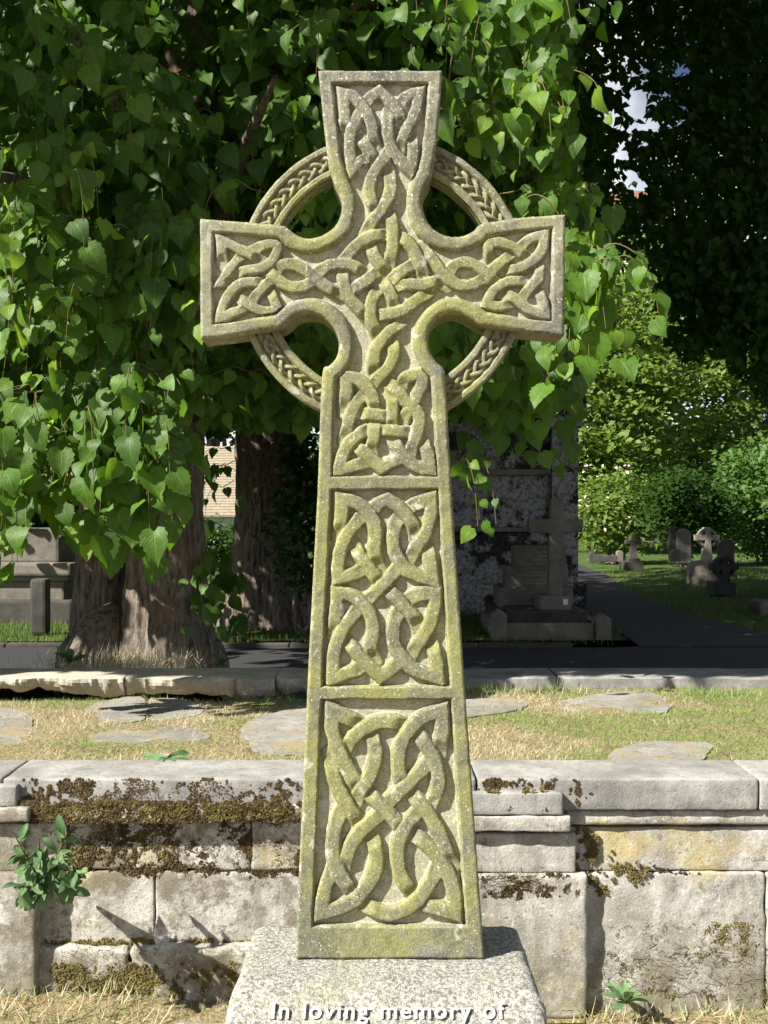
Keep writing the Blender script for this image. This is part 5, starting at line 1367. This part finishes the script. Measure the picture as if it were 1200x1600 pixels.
DOME = np.array([(1, 0, 0), (0.31, 0.95, 0), (-0.81, 0.59, 0), (-0.81, -0.59, 0), (0.31, -0.95, 0), (0.5, 0.2, 0.55), (-0.3, 0.5, 0.6), (-0.2, -0.5, 0.6), (0, 0, 0.9)])
DOMEF = np.array([(0, 1, 5), (1, 6, 5), (1, 2, 6), (2, 3, 6), (3, 7, 6), (3, 4, 7), (4, 0, 5), (4, 5, 7), (5, 6, 8), (6, 7, 8), (7, 5, 8)])
def moss(regions, mat, label, seed):
    Ps, Ns, Ss = [], [], []
    for (a, b, c, d, dep, n, thr, size, sc_) in regions:
        n = int(n * 3.2); size = size * 0.55; pxs, pys = rng.uniform(a, b, n), rng.uniform(c, d, n)
        f = 0.6 * fbm(pxs / sc_ + seed, pys / sc_ * 1.25, o=4) + 0.55 * fbm(pxs / 7 + seed, pys / 7, o=3)
        edge_ = np.minimum(1, np.minimum(np.minimum(pxs - a, b - pxs) / 22, np.minimum(pys - c, d - pys) / 7))
        ok = f > thr - (0.09 if a < 480 else 0.03) + 0.35 * (1 - edge_)
        x = (pxs[ok] - 600) * dep / F; z = CAMZ - (pys[ok] - 800) * dep / F
        Ps.append(np.stack([x, np.full(ok.sum(), dep), z], -1)); Ns.append(np.tile((0, -1.0, 0.35), (ok.sum(), 1))); Ss.append(size * rng.uniform(0.5, 1.4, ok.sum()))
    P, N, s_ = map(np.concatenate, (Ps, Ns, Ss)); n = len(P)
    T = rng.normal(0, 1, (n, 3)); N = N + rng.normal(0, 0.35, (n, 3)); Rm = frames(T, N)
    D_ = DOME[None] * (1 + rng.normal(0, 0.2, (n, 9, 1))) * np.array([1, 1, 0.75])
    V = np.einsum('nij,nmj->nmi', Rm, D_) * s_[:, None, None] + P[:, None, :]
    Fq = (DOMEF[None] + (np.arange(n) * 9)[:, None, None]).reshape(-1, 3)
    o = mesh_obj('moss', V.reshape(-1, 3), Fq, mat, wall, smooth=False); tag(o, label, kind='stuff')
moss([(30, 478, 1216, 1262, 3.237, 5200, -0.04, 0.0065, 26), (28, 478, 1252, 1286, 3.216, 5600, -0.22, 0.0075, 40), (120, 478, 1282, 1345, 3.264, 6500, -0.05, 0.007, 30), (90, 478, 1340, 1372, 3.264, 2600, -0.04, 0.007, 40),
      (742, 885, 1216, 1240, 3.236, 1300, -0.05, 0.006, 22), (745, 905, 1364, 1405, 3.226, 2600, 0.0, 0.007, 22), (880, 925, 1218, 1275, 3.236, 900, 0.12, 0.006, 18), (760, 870, 1254, 1274, 3.206, 500, 0.22, 0.005, 14), (1000, 1110, 1352, 1370, 3.262, 500, 0.1, 0.006, 20)], M['moss'], None, 3.0)
moss([(30, 478, 1252, 1286, 3.214, 1500, 0.05, 0.007, 30), (60, 300, 1285, 1350, 3.262, 900, 0.1, 0.007, 28), (740, 860, 1228, 1241, 3.208, 500, 0.0, 0.006, 20), (900, 960, 1290, 1400, 3.262, 1500, 0.05, 0.008, 25), (880, 1020, 1345, 1385, 3.258, 700, 0.1, 0.007, 22),
      (70, 470, 1466, 1500, 3.262, 2600, -0.08, 0.007, 32), (70, 470, 1500, 1575, 3.236, 4200, 0.0, 0.007, 30), (935, 1200, 1440, 1500, 3.264, 2200, 0.02, 0.006, 34), (935, 1200, 1490, 1570, 3.264, 2600, 0.06, 0.006, 34)], M['mossy'], None, 11.0)

n = 2600; a_ = rng.integers(0, 4, n)
rg = np.array([(30, 478, 1250, 1282, 3.21), (90, 478, 1468, 1570, 3.232), (745, 905, 1362, 1385, 3.222), (930, 1200, 1480, 1572, 3.258)])[a_]
P = np.stack([(rng.uniform(rg[:, 0], rg[:, 1]) - 600) * 3.25 / F, rg[:, 4], CAMZ - (rng.uniform(rg[:, 2], rg[:, 3]) - 800) * 3.25 / F], -1)
ok = fbm(P[:, 0] * 7, P[:, 2] * 7, o=2) > -0.1; P = P[ok]; n = len(P)
o = blades('dry_fibre', P, rng.uniform(0.015, 0.06, n), rng.uniform(0.0010, 0.0020, n), 1.2, rng.choice([0.02, 0.1, 0.2, 0.4, 0.58], n), M['fibre'], wall)
# leafy weed rooted in the joint of the wall
LANCE = [leaf_template(9, c, f, 0.05, 1.0, 0.0, p, blunt=True) for c, f, p in ((0.3, 0.25, 0), (0.6, 0.2, 2), (0.15, 0.35, 4))]
wroot = W(82, 1385, 3.15)
weed = empty('wall_weed', wroot); tag(weed, 'leafy blue-green weed growing out of the wall joint at the left', 'plant')
lance_me = []
for ti, (V, Fq, tt, uu) in enumerate(LANCE):
    for vv in (0.2, 0.6, 0.95):
        o = mesh_obj('leaf_source', V, Fq, M['weed'], None, attrs=dict(var=np.full(len(V), vv), lt=tt, lu=uu)); lance_me.append(o.data); o.data.name = 'weed_leaf'; bpy.data.objects.remove(o)
stems = []
tips = [(20, 1300), (60, 1310), (105, 1300), (45, 1345), (90, 1330), (125, 1355), (35, 1385), (110, 1385), (75, 1360), (60, 1400)]
for (a, b) in tips:
    e_ = W(a, b, rng.uniform(2.95, 3.08)); m_ = (wroot + e_) / 2 + np.array([0, -0.03, 0.01]); c_ = catmull([wroot + np.array([0, 0.05, 0]), m_, e_], 5); stems.append((c_, np.linspace(0.005, 0.002, len(c_))))
    for k_ in range(12):
        f = rng.uniform(0.35, 1.0); p = c_[int(f * (len(c_) - 1))]
        out = p - wroot; out = out / (np.linalg.norm(out) + 1e-6)
        T = (out * 0.6 + rng.normal(0, 0.55, 3) + np.array([0, -0.3, 0.05 if k_ < 4 else -0.5]))[None]; N = (np.array([0, -0.6, 0.7]) + rng.normal(0, 0.35, 3))[None]
        Rk = frames(T, N)[0]; s_ = rng.uniform(0.035, 0.068)
        o = bpy.data.objects.new('leaf', lance_me[int(rng.integers(0, len(lance_me)))]); COL.objects.link(o); o.parent = weed
        o.matrix_local = Matrix([[*(Rk[r_] * s_), p[r_] - wroot[r_]] for r_ in range(3)] + [[0, 0, 0, 1]])
V_, F_ = tube_arrays(stems, 5); mesh_obj('stem', V_, F_, M['twig'], weed)
def small_weed(px_, py_, d, n, s0, label, mat='weed', rise=0.5):
    b = W(px_, py_, d); w_ = empty('weed', b); tag(w_, label, 'plant')
    for i in range(n):
        a = 2 * math.pi * (i + rng.uniform(-0.3, 0.3)) / n
        T = np.array([[math.cos(a), math.sin(a) * 0.8, rise * rng.uniform(0.4, 1.6)]]); N = np.array([[-math.cos(a) * 0.5, -math.sin(a) * 0.5 - 0.2, 1.0]])
        Rk = frames(T, N)[0]; s_ = s0 * rng.uniform(0.7, 1.2)
        o = bpy.data.objects.new('leaf', lance_me[int(rng.integers(0, len(lance_me)))]); COL.objects.link(o); o.parent = w_
        o.matrix_local = Matrix([[*(Rk[r_] * s_), 0.0] for r_ in range(3)] + [[0, 0, 0, 1]])
small_weed(978, 1568, 3.16, 9, 0.075, 'small green weed at the foot of the wall, bottom right', rise=0.9)
small_weed(262, 1186, 3.50, 5, 0.11, 'broad-leaved green weed lying on the coping left of the cross', rise=0.15)
small_weed(108, 1036, 5.75, 9, 0.10, 'green sprout at the foot of the lime burr', rise=0.9)
small_weed(345, 1040, 5.9, 6, 0.09, 'green sprout at the right foot of the lime trunk', rise=0.9)
